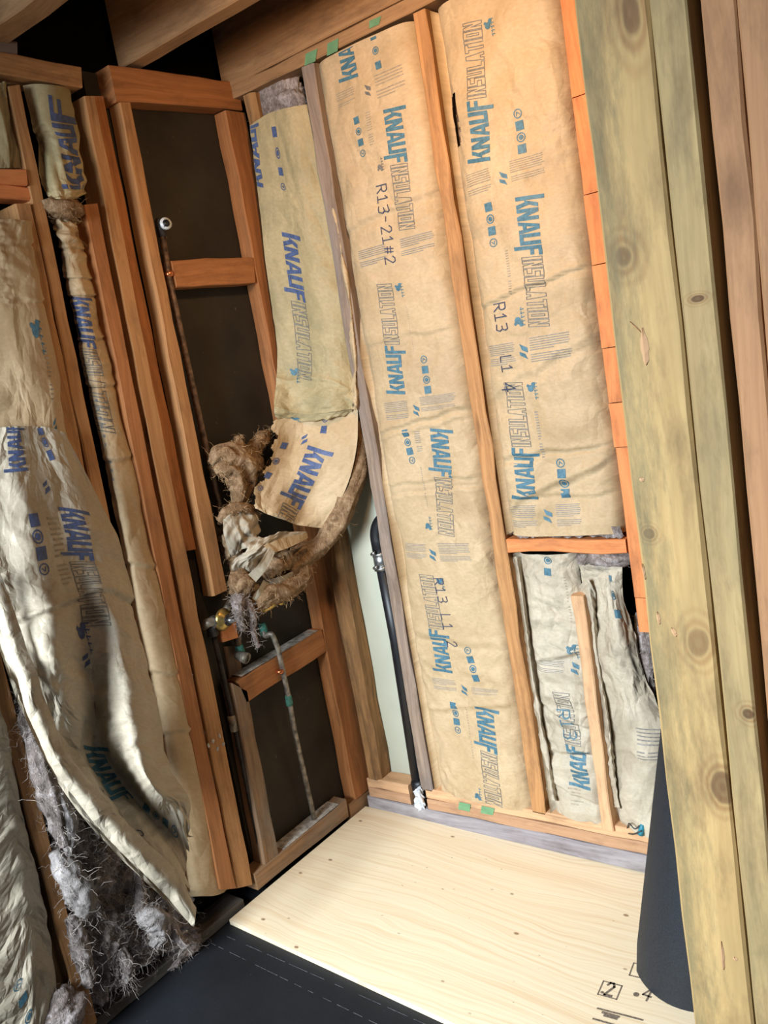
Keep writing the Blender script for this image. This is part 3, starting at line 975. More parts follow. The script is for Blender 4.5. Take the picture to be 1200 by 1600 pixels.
timber('partition_stud', (1.6675, -1.0, PT), (1.7025, -1.0, PT), (1.6675, -1.0, -.015), (1.7025, -1.0, -.015), (0, .088, 0), 'partition_red', 'reddish stud right of the black gap', wob=.0006)
timber('partition_stud', (1.7045, -1.004, PT), (1.7450, -1.004, PT), (1.7045, -1.004, -.015), (1.7450, -1.004, -.015), (0, .088, 0), 'partition_red', 'rightmost reddish stud at the edge of the view', wob=.0006)

# ================================================================== paper-faced batts, back wall
def batt_sheet(x0, x1, z0, z1, bulge, seed, amp=.004, scale=7.0, creases=(), wall='back', recess=.04, res=.006, flange=.0):
    n = int((x1 - x0) / res)
    us = np.concatenate([[x0, x0 + .0035], np.linspace(x0 + .006, x1, n)])
    zs = np.linspace(z1, z0, int((z1 - z0) / res))
    X, Z = np.meshgrid(us, zs)
    d, e = X - x0, x1 - X
    wig = .012 * smooth_noise(Z * 5 + seed, Z * 0 + 3.3) + .006 * tri_noise(Z * 16 + seed, Z * 0 + 9.1)
    d2 = np.maximum(d - .004 + wig * .4, 0)
    y = -bulge * (1 - np.exp(-d2 / .05)) * (1 - np.exp(-e / .05)) + recess * np.exp(-d2 / (.016 + .5 * np.abs(wig))) + recess * np.exp(-e / .014)
    y = np.where(d < .002, .002 + flange, y)
    fade = np.clip(d / .03, 0, 1) * np.clip(e / .03, 0, 1)
    y = y - fade * (crumple(X, Z, amp, scale, 3, seed) + .006 * smooth_noise(X * 4 + seed, Z * 2.2 + seed * 3))
    for (zc, sl, a, w) in creases:
        dd = Z - zc - sl * (X - x0) - .010 * tri_noise(X * 18 + seed * 5, X * 0 + zc * 10)
        y = y - fade * a * (np.exp(-np.abs(dd) / w) - .9 * np.exp(-np.abs(dd + w * 1.5) / w))
    P = np.stack([X, y, Z], -1) if wall == 'back' else np.stack([-y, X, Z], -1)
    return Sheet(P, us, zs, (0, -1, 0) if wall == 'back' else (1, 0, 0))

# --- batt 2
b2 = empty('insulation_batt', (.5, .04, .12), 'tall kraft-faced insulation batt right of the black drain pipe', 'insulation')
s2 = batt_sheet(.3255, .688, .120, 2.402, .012, 1.3, .0035, 6.0,
                creases=[(1.945, .10, .006, .012), (1.60, .05, .005, .006), (1.345, .12, .009, .008), (1.175, .03, .007, .006), (1.14, .03, -.007, .006), (1.32, .1, .006, .006), (.70, -.1, .006, .015), (.42, .15, .007, .012)])
U, Vv = s2.grid()
low = np.clip((1.0 - Vv) / .8, 0, 1)
s2.displace(low * crumple(U, Vv, .010, 8, 3, 4.4) * np.clip((U - .33) / .03, 0, 1) * np.clip((.688 - U) / .03, 0, 1))
s2.build('paper_facing', 'paper', b2)
plain_box('wool_body', (.334, .680), (.045, .088), (.122, 2.40), 'wool', b2)
print_run(s2, b2, (0.469,2.319), (0.466,2.626), .060)
print_icons(s2, b2, (0.566,2.326), (0.563,2.437), .026, n=4)
print_fine(s2, b2, (0.406,2.303), (0.475,2.263), 7, 'ink_light')
print_fine(s2, b2, (0.546,2.308), (0.642,2.244), 8, 'ink_light')
print_leaf(s2, b2, (0.519,2.276), .034, 'ink_outline')
print_run(s2, b2, (0.586,2.213), (0.578,1.893), .062)
print_icons(s2, b2, (0.464,2.214), (0.468,2.125), .026)
print_fine(s2, b2, (0.497,2.226), (0.514,2.136), 14, 'ink_light')
print_tree(s2, b2, (0.518,2.070), .03, 1, 'ink_outline')
pen(s2, b2, 'R13-21#2', (0.513,2.027), (0.504,1.805), .034)
print_fine(s2, b2, (0.393,1.873), (0.496,1.824), 9)
print_fine(s2, b2, (0.545,1.874), (0.654,1.825), 9)
print_run(s2, b2, (0.453,1.443), (0.467,1.763), .062)
print_tree(s2, b2, (0.515,1.748), .035, -1)
print_fine(s2, b2, (0.533,1.689), (0.532,1.558), 20, 'ink_grey')
print_icons(s2, b2, (0.562,1.446), (0.563,1.533), .030)
print_fine(s2, b2, (0.391,1.425), (0.483,1.371), 10)
print_fine(s2, b2, (0.529,1.429), (0.646,1.385), 10)
print_leaf(s2, b2, (0.511,1.391), .036)
print_run(s2, b2, (0.575,1.332), (0.549,1.012), .066)
print_icons(s2, b2, (0.455,1.327), (0.463,1.244), .030)
print_fine(s2, b2, (0.487,1.332), (0.507,1.267), 10)
print_fine(s2, b2, (0.489,1.223), (0.492,1.100), 20)
print_tree(s2, b2, (0.482,1.036), .036, 1)
print_fine(s2, b2, (0.372,0.984), (0.462,0.935), 11)
print_fine(s2, b2, (0.510,0.988), (0.623,0.929), 12)
print_leaf(s2, b2, (0.484,0.949), .040)
print_run(s2, b2, (0.454,0.559), (0.443,0.883), .062)
print_tree(s2, b2, (0.492,0.868), .036, -1)
pen(s2, b2, 'R13 L1 2', (0.489,0.874), (0.498,0.640), .034)
print_icons(s2, b2, (0.565,0.553), (0.550,0.642), .032)
print_fine(s2, b2, (0.396,0.538), (0.487,0.498), 9)
print_fine(s2, b2, (0.543,0.521), (0.635,0.498), 7)
print_leaf(s2, b2, (0.515,0.507), .036)
print_run(s2, b2, (0.576,0.457), (0.564,0.123), .070)
print_icons(s2, b2, (0.463,0.449), (0.462,0.363), .032)
print_fine(s2, b2, (0.507,0.453), (0.509,0.271), 20)
print_tree(s2, b2, (0.503,0.140), .038, 1)

# --- batt 3
b3 = empty('insulation_batt', (.92, .04, 1.0), 'bright kraft-faced insulation batt above the orange block', 'insulation')
s3 = batt_sheet(.7405, 1.090, 1.006, 2.402, .016, 2.9, .0045, 7.0,
                creases=[(1.655, .12, .009, .006), (1.235, .05, .007, .008), (1.21, .1, -.006, .006), (1.40, .4, .006, .015), (1.11, .05, .006, .006), (1.08, .4, .010, .012), (2.15, -.3, .004, .03)])
U, Vv = s3.grid()
hc = (0.769,2.126)
hu = (U - hc[0] - (Vv - hc[1]) * .10) / (.010 + .004 * tri_noise(Vv * 60, Vv * 0))
s3.build('paper_facing', 'paper', b3, mask=(hu ** 2 + ((Vv - hc[1]) / .062) ** 2) > 1)
plain_box('wool_body', (.748, 1.084), (.045, .088), (1.012, 2.40), 'wool', b3)
print_run(s3, b3, (0.837,2.000), (0.861,2.329), .062)
print_tree(s3, b3, (0.904,2.311), .036, -1)
print_icons(s3, b3, (0.952,2.003), (0.953,2.086), .030)
print_fine(s3, b3, (0.780,1.985), (0.859,1.929), 10, 'ink_light')
print_fine(s3, b3, (0.915,1.984), (1.005,1.932), 10, 'ink_light')
print_leaf(s3, b3, (0.894,1.947), .036)
print_run(s3, b3, (0.948,1.893), (0.939,1.568), .066)
print_icons(s3, b3, (0.838,1.890), (0.838,1.800), .030)
print_fine(s3, b3, (0.867,1.776), (0.875,1.660), 18, 'ink_light')
print_tree(s3, b3, (0.880,1.586), .042, 1)
pen(s3, b3, 'R13', (0.830,1.645), (0.829,1.564), .036)
pen(s3, b3, 'L1', (0.827,1.506), (0.827,1.457), .036)
pen(s3, b3, '4', (0.822,1.434), (0.821,1.402), .040)
print_fine(s3, b3, (0.771,1.541), (0.859,1.483), 11)
print_fine(s3, b3, (0.906,1.545), (1.020,1.479), 11)
print_leaf(s3, b3, (0.886,1.511), .042)
print_run(s3, b3, (0.834,1.109), (0.837,1.434), .066)
print_tree(s3, b3, (0.891,1.419), .040, -1)
print_fine(s3, b3, (0.892,1.353), (0.902,1.222), 18)
print_icons(s3, b3, (0.944,1.122), (0.945,1.207), .034)
print_fine(s3, b3, (0.770,1.096), (0.856,1.031), 12)
print_fine(s3, b3, (0.912,1.095), (0.982,1.033), 12)
print_leaf(s3, b3, (0.888,1.063), .040)
wool_s = Sheet.from_ctrl([[(.745, .0, 1.012), (.9, -.004, 1.014), (1.085, -.002, 1.030)], [(.745, .02, .997), (.9, .012, .996), (1.085, .010, .996)]], .004, (0, -1, .3))
U, Vv = wool_s.grid()
wool_s.displace(crumple(U, Vv, .008, 40, 3, 2.2))
wo = wool_s.build('wool_edge', 'wool', b3)

# --- batt 4 (crumpled, below the block)
b4 = empty('insulation_batt', (.82, .04, .125), 'crumpled kraft-faced batt under the orange block beside the short stud', 'insulation')
s4 = batt_sheet(.752, .935, .128, .950, .004, 6.1, .011, 11.0, creases=[(.62, .3, .012, .012), (.50, -.4, .012, .01), (.33, .2, .012, .012), (.24, -.2, .012, .01)], recess=.035, res=.005)
s4.build('paper_facing', 'paper_pale', b4)
print_icons(s4, b4, (0.858,0.900), (0.864,0.965), .030, n=3)
print_run(s4, b4, (0.873,0.237), (0.849,0.539), .060)
pen(s4, b4, 'R13', (0.847,0.484), (0.857,0.381), .040, 'ink_blue')
print_fine(s4, b4, (0.780,0.632), (0.869,0.597), 8)
print_tree(s4, b4, (0.895,0.676), .04, -1)
print_fine(s4, b4, (0.902,0.888), (0.907,0.748), 16, 'ink_light')
print_leaf(s4, b4, (0.898,0.613), .036)
print_fine(s4, b4, (0.826,0.236), (0.867,0.174), 7, 'ink_light')

# --- batt 5 (sagging, right of the short stud)
b5 = empty('insulation_batt', (1.05, .03, .13), 'sagging crumpled batt between the short stud and the black roll', 'insulation')
c5 = [[(0.933,0.060,0.922), (0.971,0.050,0.933), (1.017,0.050,0.933), (1.060,0.050,0.930)],
      [(0.941,0.020,0.892), (1.003,-0.010,0.911), (1.042,-0.010,0.912), (1.070,0.010,0.901)],
      [(0.957,0.030,0.777), (1.010,-0.010,0.794), (1.050,-0.020,0.800), (1.064,0.020,0.777)],
      [(0.955,0.030,0.645), (1.013,-0.010,0.666), (1.062,-0.020,0.665), (1.084,0.020,0.641)],
      [(0.954,0.030,0.519), (1.030,-0.020,0.550), (1.079,-0.020,0.556), (1.115,0.020,0.543)],
      [(0.952,0.030,0.351), (1.028,-0.010,0.384), (1.087,-0.020,0.389), (1.142,0.020,0.378)],
      [(0.955,0.030,0.220), (1.026,-0.020,0.252), (1.080,-0.020,0.254), (1.139,0.010,0.239)],
      [(0.952,0.030,0.105), (1.017,-0.010,0.131), (1.072,-0.010,0.132), (1.135,0.010,0.116)]]
s5 = Sheet.from_ctrl(c5, .005, (0, -1, 0))
U, Vv = s5.grid()
s5.displace(crumple(U, Vv, .011, 11, 3, 7.7) + np.clip((Vv - .65) / .2, 0, 1) * crumple(U, Vv, .012, 20, 2, 3.1))
s5.build('paper_facing', 'paper_pale', b5)
print_fine(s5, b5, (.055, .05), (.125, .12), 9)
print_icons(s5, b5, (.125, .155), (.128, .250), .030, n=3)
print_fine(s5, b5, (.10, .55), (.20, .62), 9)
# rolled paper flange along the short stud
fl = Sheet.from_ctrl([[(0.936,0.020,0.854), (0.982,-0.020,0.887), (0.990,0.000,0.844)], [(0.934,0.040,0.763), (0.978,-0.010,0.792), (0.975,0.020,0.763)], [(0.935,0.040,0.629), (0.970,0.000,0.648), (0.969,0.020,0.631)],
                      [(0.936,0.040,0.453), (0.981,-0.010,0.483), (0.975,0.020,0.458)], [(0.935,0.040,0.293), (0.978,-0.010,0.326), (0.973,0.020,0.300)], [(0.935,0.040,0.170), (0.984,-0.010,0.204), (0.977,0.020,0.180)]], .005, (0, -1, 0))
U, Vv = fl.grid()
fl.displace(crumple(U, Vv, .006, 16, 3, 1.7))
fl.build('paper_flange', 'paper_pale', b5)
fl = Sheet.from_ctrl([[(0.719,0.050,0.923), (0.764,-0.004,0.943), (0.766,0.020,0.932)], [(0.718,0.050,0.748), (0.765,-0.006,0.770), (0.760,0.020,0.757)], [(0.721,0.050,0.544), (0.764,-0.006,0.573), (0.759,0.020,0.557)],
                      [(0.723,0.050,0.356), (0.768,-0.006,0.390), (0.764,0.020,0.373)], [(0.719,0.050,0.141), (0.773,-0.004,0.182), (0.774,0.020,0.164)]], .005, (0, -1, 0))
U, Vv = fl.grid()
fl.displace(crumple(U, Vv, .005, 14, 3, 5.2))
fl.build('paper_flange', 'paper_pale', b4)
wool_blob('wool_tuft', 'dark grey wool tuft under the right end of the orange block', (1.016,0.030,0.932), (.075, .03, .022), 3.1, 'wool', 'fibre', 120)
wool_blob('wool_tuft', 'grey wool tuft in the dark gap below the cut orange stud', (1.083,0.050,0.639), (.025, .02, .10), 4.7, 'wool', 'fibre', 120)
wool_blob('wool_tuft', 'dark wool tuft in the slit left of the short stud foot', (0.890,0.050,0.269), (.022, .02, .12), 8.2, 'wool', 'fibre', 120)

# --- batt 1 (peeling)
b1 = empty('peeling_batt', (.17, .03, 1.0), 'peeling insulation batt sagging out of the corner bay', 'insulation')
c1 = [[(0.059,-0.010,2.319), (0.134,-0.004,2.331), (0.220,-0.006,2.323), (0.273,0.020,2.319)],
      [(0.047,-0.010,2.198), (0.134,-0.008,2.175), (0.219,-0.010,2.152), (0.277,0.020,2.146)],
      [(0.036,-0.012,2.069), (0.133,-0.010,2.046), (0.223,-0.012,2.021), (0.287,0.020,2.005)],
      [(0.024,-0.014,1.934), (0.126,-0.010,1.913), (0.220,-0.012,1.884), (0.292,0.020,1.864)],
      [(0.022,-0.021,1.795), (0.118,-0.010,1.777), (0.221,-0.014,1.750), (0.289,0.020,1.730)],
      [(0.018,-0.031,1.653), (0.112,-0.014,1.638), (0.213,-0.018,1.614), (0.275,0.020,1.588)],
      [(0.025,-0.066,1.553), (0.104,-0.030,1.519), (0.209,-0.034,1.507), (0.267,0.010,1.483)],
      [(0.035,-0.109,1.476), (0.089,-0.050,1.441), (0.202,-0.050,1.433), (0.262,0.000,1.428)],
      [(0.030,-0.110,1.435), (0.065,-0.035,1.401), (0.181,-0.035,1.399), (0.247,0.010,1.406)],
      [(0.015,-0.078,1.427), (0.025,0.010,1.404), (0.143,0.010,1.401), (0.226,0.030,1.409)]]
s1 = Sheet.from_ctrl(c1, .005, (0, -1, 0))
U, Vv = s1.grid()
H1 = Vv.max()
s1.displace(crumple(U, Vv, .0045, 9, 3, 9.4) + .008 * np.exp(-np.abs(Vv - .66 * H1 - .02 * tri_noise(U * 20, U * 0)) / .008) + .006 * np.exp(-np.abs(Vv - .80 * H1) / .008) + np.clip((Vv - .72 * H1) * 6, 0, 1) * crumple(U, Vv, .006, 15, 2, 2.8))
s1.build('paper_facing', 'paper_green', b1)
W1_ = U.max()
print_run(s1, b1, (.012, .16), (.010, -.22), .050, 'ink_violet', 0)
print_icons(s1, b1, (.40 * W1_, .045), (.39 * W1_, .155), .026, 'ink_violet')
print_run(s1, b1, (.37 * W1_, .27), (.36 * W1_, .64), .058, 'ink_violet')
print_tree(s1, b1, (.22 * W1_, .62), .04, 1)
print_tree(s1, b1, (.26 * W1_, .84), .04, 1)
print_run(s1, b1, (.14 * W1_, 1.33), (.16 * W1_, .88), .05, 'ink_violet')
fl = Sheet.from_ctrl([[(0.269,0.040,2.143), (0.303,0.012,2.131), (0.304,0.020,2.132)], [(0.267,0.050,1.988), (0.320,0.000,1.975), (0.315,0.020,1.975)], [(0.268,0.040,1.845), (0.325,-0.006,1.835), (0.322,0.020,1.831)], [(0.269,0.030,1.690), (0.324,-0.010,1.684), (0.317,0.020,1.683)],
                      [(0.262,0.020,1.534), (0.304,-0.010,1.532), (0.294,0.020,1.526)], [(0.257,0.000,1.417), (0.289,-0.020,1.416), (0.271,0.020,1.412)]], .005, (0, -1, 0))
U, Vv = fl.grid()
fl.displace(crumple(U, Vv, .005, 16, 3, 6.2))
fl.build('paper_flange', 'paper', b1)
c1b = [[(0.025,-0.125,1.423), (0.065,-0.035,1.424), (0.155,0.000,1.416), (0.271,0.010,1.422)],
       [(0.045,-0.179,1.363), (0.060,-0.069,1.347), (0.167,-0.050,1.331), (0.273,-0.020,1.321)],
       [(0.055,-0.241,1.298), (0.080,-0.154,1.268), (0.147,-0.090,1.241), (0.244,-0.040,1.225)],
       [(0.065,-0.304,1.237), (0.090,-0.229,1.202), (0.100,-0.110,1.155), (0.199,-0.060,1.144)],
       [(0.075,-0.317,1.184), (0.095,-0.270,1.145), (0.105,-0.178,1.093), (0.136,-0.090,1.057)]]
s1b = Sheet.from_ctrl(c1b, .005, (0, -1, 0))
U, Vv = s1b.grid()
s1b.displace(crumple(U, Vv, .006, 10, 3, 3.9))
hb, wb_ = Vv.max(), U.max()
jag = .018 * tri_noise(Vv * 40, Vv * 0 + 2) + .010 * tri_noise(Vv * 90, Vv * 0 + 5)
s1b.build('peeled_facing', 'paper', b1, mask=(U > .022 + jag))
print_run(s1b, b1, (wb_ * .60, hb * .30), (wb_ * .44, hb * 1.45), .075, 'ink_violet')
print_icons(s1b, b1, (wb_ * .22, hb * .30), (wb_ * .13, hb * .72), .030, 'ink_violet')
print_run(s1b, b1, (wb_ * .40, hb * .07), (wb_ * .42, -hb * .9), .05, 'ink_violet')
print_icons(s1b, b1, (wb_ * .64, hb * .16), (wb_ * .66, -hb * .1), .030, 'ink_violet')
print_leaf(s1b, b1, (wb_ * .43, hb * .24), .036, 'ink_violet')

def wool_rope(name, pts, rad, seed, mat, fmat, parent=None, label=None, count=150, squash=1.0, flen=.03):
    P = catmull(V3(pts), 46)
    rr = catmull(V3(rad), 46)
    r = np.random.default_rng(int(seed * 10))
    v, f = tube_data([tuple(p) for p in P], [float(max(q, .002)) for q in rr], 26)
    out, nr = [], []
    for i, q in enumerate(v):
        c = P[min(i // 26, 45)]
        q = V3(q)
        d = q - c
        L = np.linalg.norm(d) + 1e-9
        an, tt = 2 * math.pi * (i % 26) / 26, (i // 26) / 45.0
        ca_, sa_ = math.cos(an), math.sin(an)
        k = 1 + .40 * mnoise.noise(Vector((ca_ * 1.6 + seed, sa_ * 1.6, tt * 5))) + .50 * (.4 - abs(mnoise.noise(Vector((ca_ * 3.6, sa_ * 3.6 + seed, tt * 7))))) + .34 * (.3 - abs(mnoise.noise(Vector((ca_ * 7.5, sa_ * 7.5 - seed, tt * 3.5))))) + .07 * mnoise.noise(Vector(q * 45))
        out.append(tuple(c + d * k))
        nr.append(tuple(d / L))
    o = pydata(name, out, f, mat, parent, True)
    if label:
        tag(o, label, 'insulation')
    if count:
        fibres('loose_fibres', out, nr, count, flen, .0007, fmat, o if parent is None else parent, int(seed * 7))
    return o

wool_rope('wool_edge', [(0.242,0.050,1.411), (0.241,0.030,1.311), (0.222,0.000,1.203), (0.183,-0.050,1.100), (0.118,-0.090,1.016), (0.080,-0.151,0.984), (0.090,-0.257,0.965)], [.020, .026, .03, .03, .03, .034, .026], 1.7, 'wool_brown', 'fibre_brown', b1, count=260)
wool_blob('wool_top', None, (0.139,0.055,2.370), (.105, .03, .075), 2.4, 'wool', 'fibre', 160, parent=b1)
plain_box('wool_body', (.10, .27), (.035, .068), (1.45, 2.25), 'wool', b1)

# folded paper and wool below the peeled batt
def scrap(name, ctrl, mat, seed, parent=None, label=None, amp=.004, res=.004, sc=18):
    s = Sheet.from_ctrl(ctrl, res, (.6, -.7, .3))
    U, Vv = s.grid()
    s.displace(crumple(U, Vv, amp, sc, 3, seed))
    o = s.build(name, mat, parent)
    if label:
        tag(o, label, 'paper')
    return s, o
heap = empty('torn_batt_end', (0.060,-0.299,0.961), 'torn bunched end of the peeling batt hanging over the valve', 'insulation')
wool_rope('wool_clump', [(0.000,-0.378,1.333), (0.020,-0.357,1.354), (0.030,-0.325,1.340), (0.030,-0.292,1.305), (0.020,-0.280,1.253), (0.020,-0.316,1.201)], [.016, .028, .034, .034, .030, .014], 1.2, 'wool_brown', 'fibre_brown', heap, count=200)
wool_rope('wool_clump', [(0.020,-0.391,1.311), (0.035,-0.367,1.317), (0.040,-0.337,1.291), (0.040,-0.334,1.244), (0.030,-0.349,1.195)], [.010, .020, .024, .022, .010], 2.9, 'wool_brown', 'fibre_brown', heap, count=160)
wool_rope('wool_clump', [(0.000,-0.255,1.397), (0.010,-0.266,1.370), (0.020,-0.294,1.342), (0.010,-0.232,1.315), (-0.000,-0.206,1.269)], [.005, .016, .024, .030, .020], 5.6, 'wool_brown', 'fibre_brown', heap, count=160)
wool_rope('wool_clump', [(-0.020,-0.108,1.385), (-0.010,-0.152,1.367), (0.000,-0.203,1.343), (-0.000,-0.234,1.312)], [.010, .022, .022, .018], 7.1, 'wool_brown', 'fibre_brown', heap, count=90)
wool_rope('wool_clump', [(0.020,-0.415,1.166), (0.040,-0.391,1.189), (0.050,-0.343,1.187), (0.040,-0.277,1.153)], [.010, .018, .018, .014], 9.4, 'wool_brown', 'fibre_brown', heap, count=90)
wool_rope('wool_clump', [(-0.010,-0.374,1.122), (-0.010,-0.362,1.070), (0.000,-0.358,1.019), (0.040,-0.398,0.982)], [.022, .026, .024, .024], 8.3, 'wool_brown', 'fibre_brown', heap, count=90)
scrap('paper_fold', [[(0.040,-0.416,1.172), (0.060,-0.347,1.187), (0.030,-0.250,1.154)], [(0.050,-0.432,1.131), (0.080,-0.380,1.136), (0.050,-0.288,1.118)], [(0.030,-0.409,1.051), (0.070,-0.383,1.072), (0.060,-0.316,1.085)]], 'paper_pale', 1.1, heap, amp=.010)
scrap('paper_fold', [[(0.100,-0.354,1.089), (0.120,-0.267,1.096), (0.110,-0.148,1.060)], [(0.110,-0.420,1.075), (0.140,-0.348,1.078), (0.130,-0.245,1.057)], [(0.080,-0.452,1.045), (0.120,-0.405,1.043), (0.110,-0.300,1.040)], [(0.050,-0.416,0.998), (0.080,-0.379,0.995), (0.080,-0.323,1.000)]], 'paper_pale', 2.3, heap, amp=.008)
scrap('paper_fold', [[(0.150,-0.378,1.082), (0.150,-0.288,1.081), (0.140,-0.179,1.066)], [(0.160,-0.361,1.054), (0.160,-0.293,1.050), (0.140,-0.178,1.049)]], 'paper', 3.3, heap, amp=.002)
scrap('paper_fold', [[(0.160,-0.369,1.074), (0.165,-0.352,1.055)], [(0.160,-0.418,1.040), (0.160,-0.394,1.013)], [(0.130,-0.441,1.011), (0.130,-0.418,0.981)]], 'paper_pale', 3.7, heap, amp=.002)
scrap('paper_fold', [[(0.130,-0.387,0.979), (0.120,-0.355,0.956)], [(0.140,-0.422,0.963), (0.130,-0.395,0.938)], [(0.120,-0.436,0.939), (0.110,-0.415,0.920)]], 'paper_pale', 4.2, heap, amp=.002)
scrap('paper_fold', [[(0.120,-0.362,0.971), (0.130,-0.312,0.967), (0.120,-0.251,0.964)], [(0.100,-0.332,0.936), (0.110,-0.288,0.928), (0.110,-0.234,0.942)]], 'paper_pale', 4.9, heap, amp=.003)
scrap('paper_fold', [[(0.090,-0.431,0.948), (0.100,-0.406,0.966), (0.080,-0.364,0.958)], [(0.080,-0.404,0.904), (0.090,-0.385,0.909), (0.070,-0.345,0.911)]], 'paper', 5.3, heap, amp=.003)
wool_rope('wool_clump', [(0.100,-0.254,1.014), (0.110,-0.325,1.001), (0.100,-0.361,0.982)], [.03, .03, .02], 3.3, 'wool_brown', 'fibre_brown', heap, count=120)
wool_rope('wool_clump', [(0.100,-0.187,0.965), (0.110,-0.215,0.926), (0.110,-0.292,0.915), (0.110,-0.374,0.922), (0.090,-0.414,0.902)], [.016, .024, .028, .03, .016], 4.1, 'wool_brown', 'fibre_brown', heap, count=260)
wool_blob('wool_clump', None, (0.080,-0.431,0.979), (.03, .035, .04), 6.4, parent=heap, rough=.4, count=150)
wool_rope('wool_strand', [(0.100,-0.469,0.957), (0.110,-0.489,0.916), (0.100,-0.477,0.852)], [.016, .014, .005], 5.2, 'wool', 'fibre', heap, count=150)
wool_rope('wool_strand', [(0.100,-0.452,0.942), (0.110,-0.443,0.894), (0.100,-0.439,0.838), (0.100,-0.433,0.781)], [.014, .012, .008, .004], 6.7, 'wool', 'fibre', heap, count=140)

# ================================================================== pipes
# drain
dr = empty('drain_pipe', (.25, .03, .03), 'black plastic drain pipe with steel clamp coupling', 'pipe')
tube('pipe', [(0.242,0.035,0.905), (0.247,0.035,0.638), (0.233,0.035,0.085)], .0235, 'abs', dr, 18)
tube('elbow', bend([(0.243,0.035,0.922), (0.243,0.035,1.022), (.302, .040, 1.072)], .05, 8), .026, 'abs', dr, 18)
tube('coupling', [(0.243,0.035,0.944), (0.243,0.035,0.885)], .0275, 'steel', dr, 20)
for a, b in ((862, 866), (884, 889)):
    f = (a - 862) / 27
    tube('clamp_band', [(0.243,0.035,0.944), (0.244,0.035,0.933)] if a == 862 else [(0.242,0.035,0.896), (0.243,0.035,0.885)], .030, 'steel', dr, 20)
tube('clamp_screw', [(0.226,0.010,0.942), (0.246,0.000,0.950)], .006, 'steel', dr, 8)
tube('clamp_screw', [(0.226,0.010,0.895), (0.246,0.000,0.902)], .006, 'steel', dr, 8)
ring_stack('pipe_hub', (0.237,0.035,0.132), (.05, 0, -1), [(0, .024), (.01, .030), (.05, .030), (.06, .022)], 'abs', dr)
s = Sheet.from_ctrl([[(0.245,0.000,0.107), (0.271,-0.010,0.134), (0.276,0.000,0.113)], [(0.233,0.000,0.073), (0.268,-0.015,0.089), (0.277,0.000,0.077)], [(0.226,0.010,0.018), (0.250,0.000,0.033), (0.254,0.010,0.024)]], .003, (0, -1, 0))
U, Vv = s.grid()
s.displace(crumple(U, Vv, .010, 40, 2, 1.0))
tag(s.build('plastic_scrap', 'white_plastic'), 'torn white plastic film in the drain hole', 'plastic')
# tall riser
ris = empty('riser_pipe', (-0.030,-0.373,1.894), 'tall tarnished copper riser with an open elbow in front of the upper dark panel', 'pipe')
tube('pipe', [(-0.012,-0.377,2.001), (-0.012,-0.386,1.890), (-0.020,-0.372,1.384), (-0.020,-0.367,1.184)], .0095, 'copper', ris, 12)
ring_stack('elbow', (-0.012,-0.378,1.998), (-.02, 0, 1), [(0, .0115), (.025, .0125), (.045, .0125), (.052, .006)], 'dark_pipe', ris)
ring_stack('elbow_mouth', (-0.014,-0.369,2.025), (.9, -.25, .15), [(0, .013), (.018, .013), (.024, .017), (.030, .017), (.030, .010), (.022, .009)], 'white_plastic', ris)
ring_stack('mouth_bore', V3((-0.014,-0.369,2.025)) + V3((.9, -.25, .15)) * .0285, (.9, -.25, .15), [(0, .0105), (.004, .0105)], 'abs', ris)
ring_stack('strap', (-0.012,-0.383,1.901), (.03, .02, -1), [(0, .011), (.004, .014), (.012, .014), (.016, .011)], 'copper_bright', ris)
# valve
va = empty('shower_valve', (0.000,-0.456,0.872), 'brass shower valve body with black-ringed stem', 'valve')
vo = V3((0.000,-0.464,0.875))
ax = V3((.92, .12, -.05))
ring_stack('flange', vo, ax, [(0, .012), (.001, .034), (.006, .035), (.012, .030), (.022, .020), (.026, .016)], 'brass', va, 24)
ring_stack('stem_ring', vo + ax * .024, ax, [(0, .018), (.006, .018), (.007, .011)], 'abs', va, 20)
ring_stack('stem', vo + ax * .028, ax, [(0, .010), (.012, .010), (.014, .007), (.024, .005), (.026, .002)], 'steel', va, 16)
tube('side_inlet', bend([(-0.005,-0.463,0.870), (-0.005,-0.511,0.883), (-0.030,-0.512,0.870)], .015), .014, 'grey_pipe', va, 14)
ring_stack('inlet_nut', (-0.004,-0.485,0.878), (0, -1, .05), [(0, .019), (.014, .019)], 'steel', va, 6, False)
tube('outlet_pipe', bend([(-0.020,-0.429,0.888), (-0.030,-0.393,0.906), (-0.030,-0.355,0.925)], .012), .011, 'grey_pipe', va, 12)
# second valve outlet
ear = empty('brass_elbow', (0.000,-0.232,0.857), 'small brass elbow with open mouth below the torn paper', 'fitting')
eo = V3((0.030,-0.265,0.869))
ring_stack('elbow_body', eo, (-.2, -.7, -.1), [(0, .018), (.02, .020), (.05, .020), (.06, .010)], 'brass', ear)
ring_stack('elbow_mouth', eo, (.85, .35, .15), [(-.01, .014), (.010, .016), (.014, .020), (.022, .020), (.022, .013), (.010, .012)], 'brass', ear)
ring_stack('mouth_bore', eo + V3((.85, .35, .15)) * .008, (.85, .35, .15), [(0, .0125), (.006, .0125)], 'abs', ear)
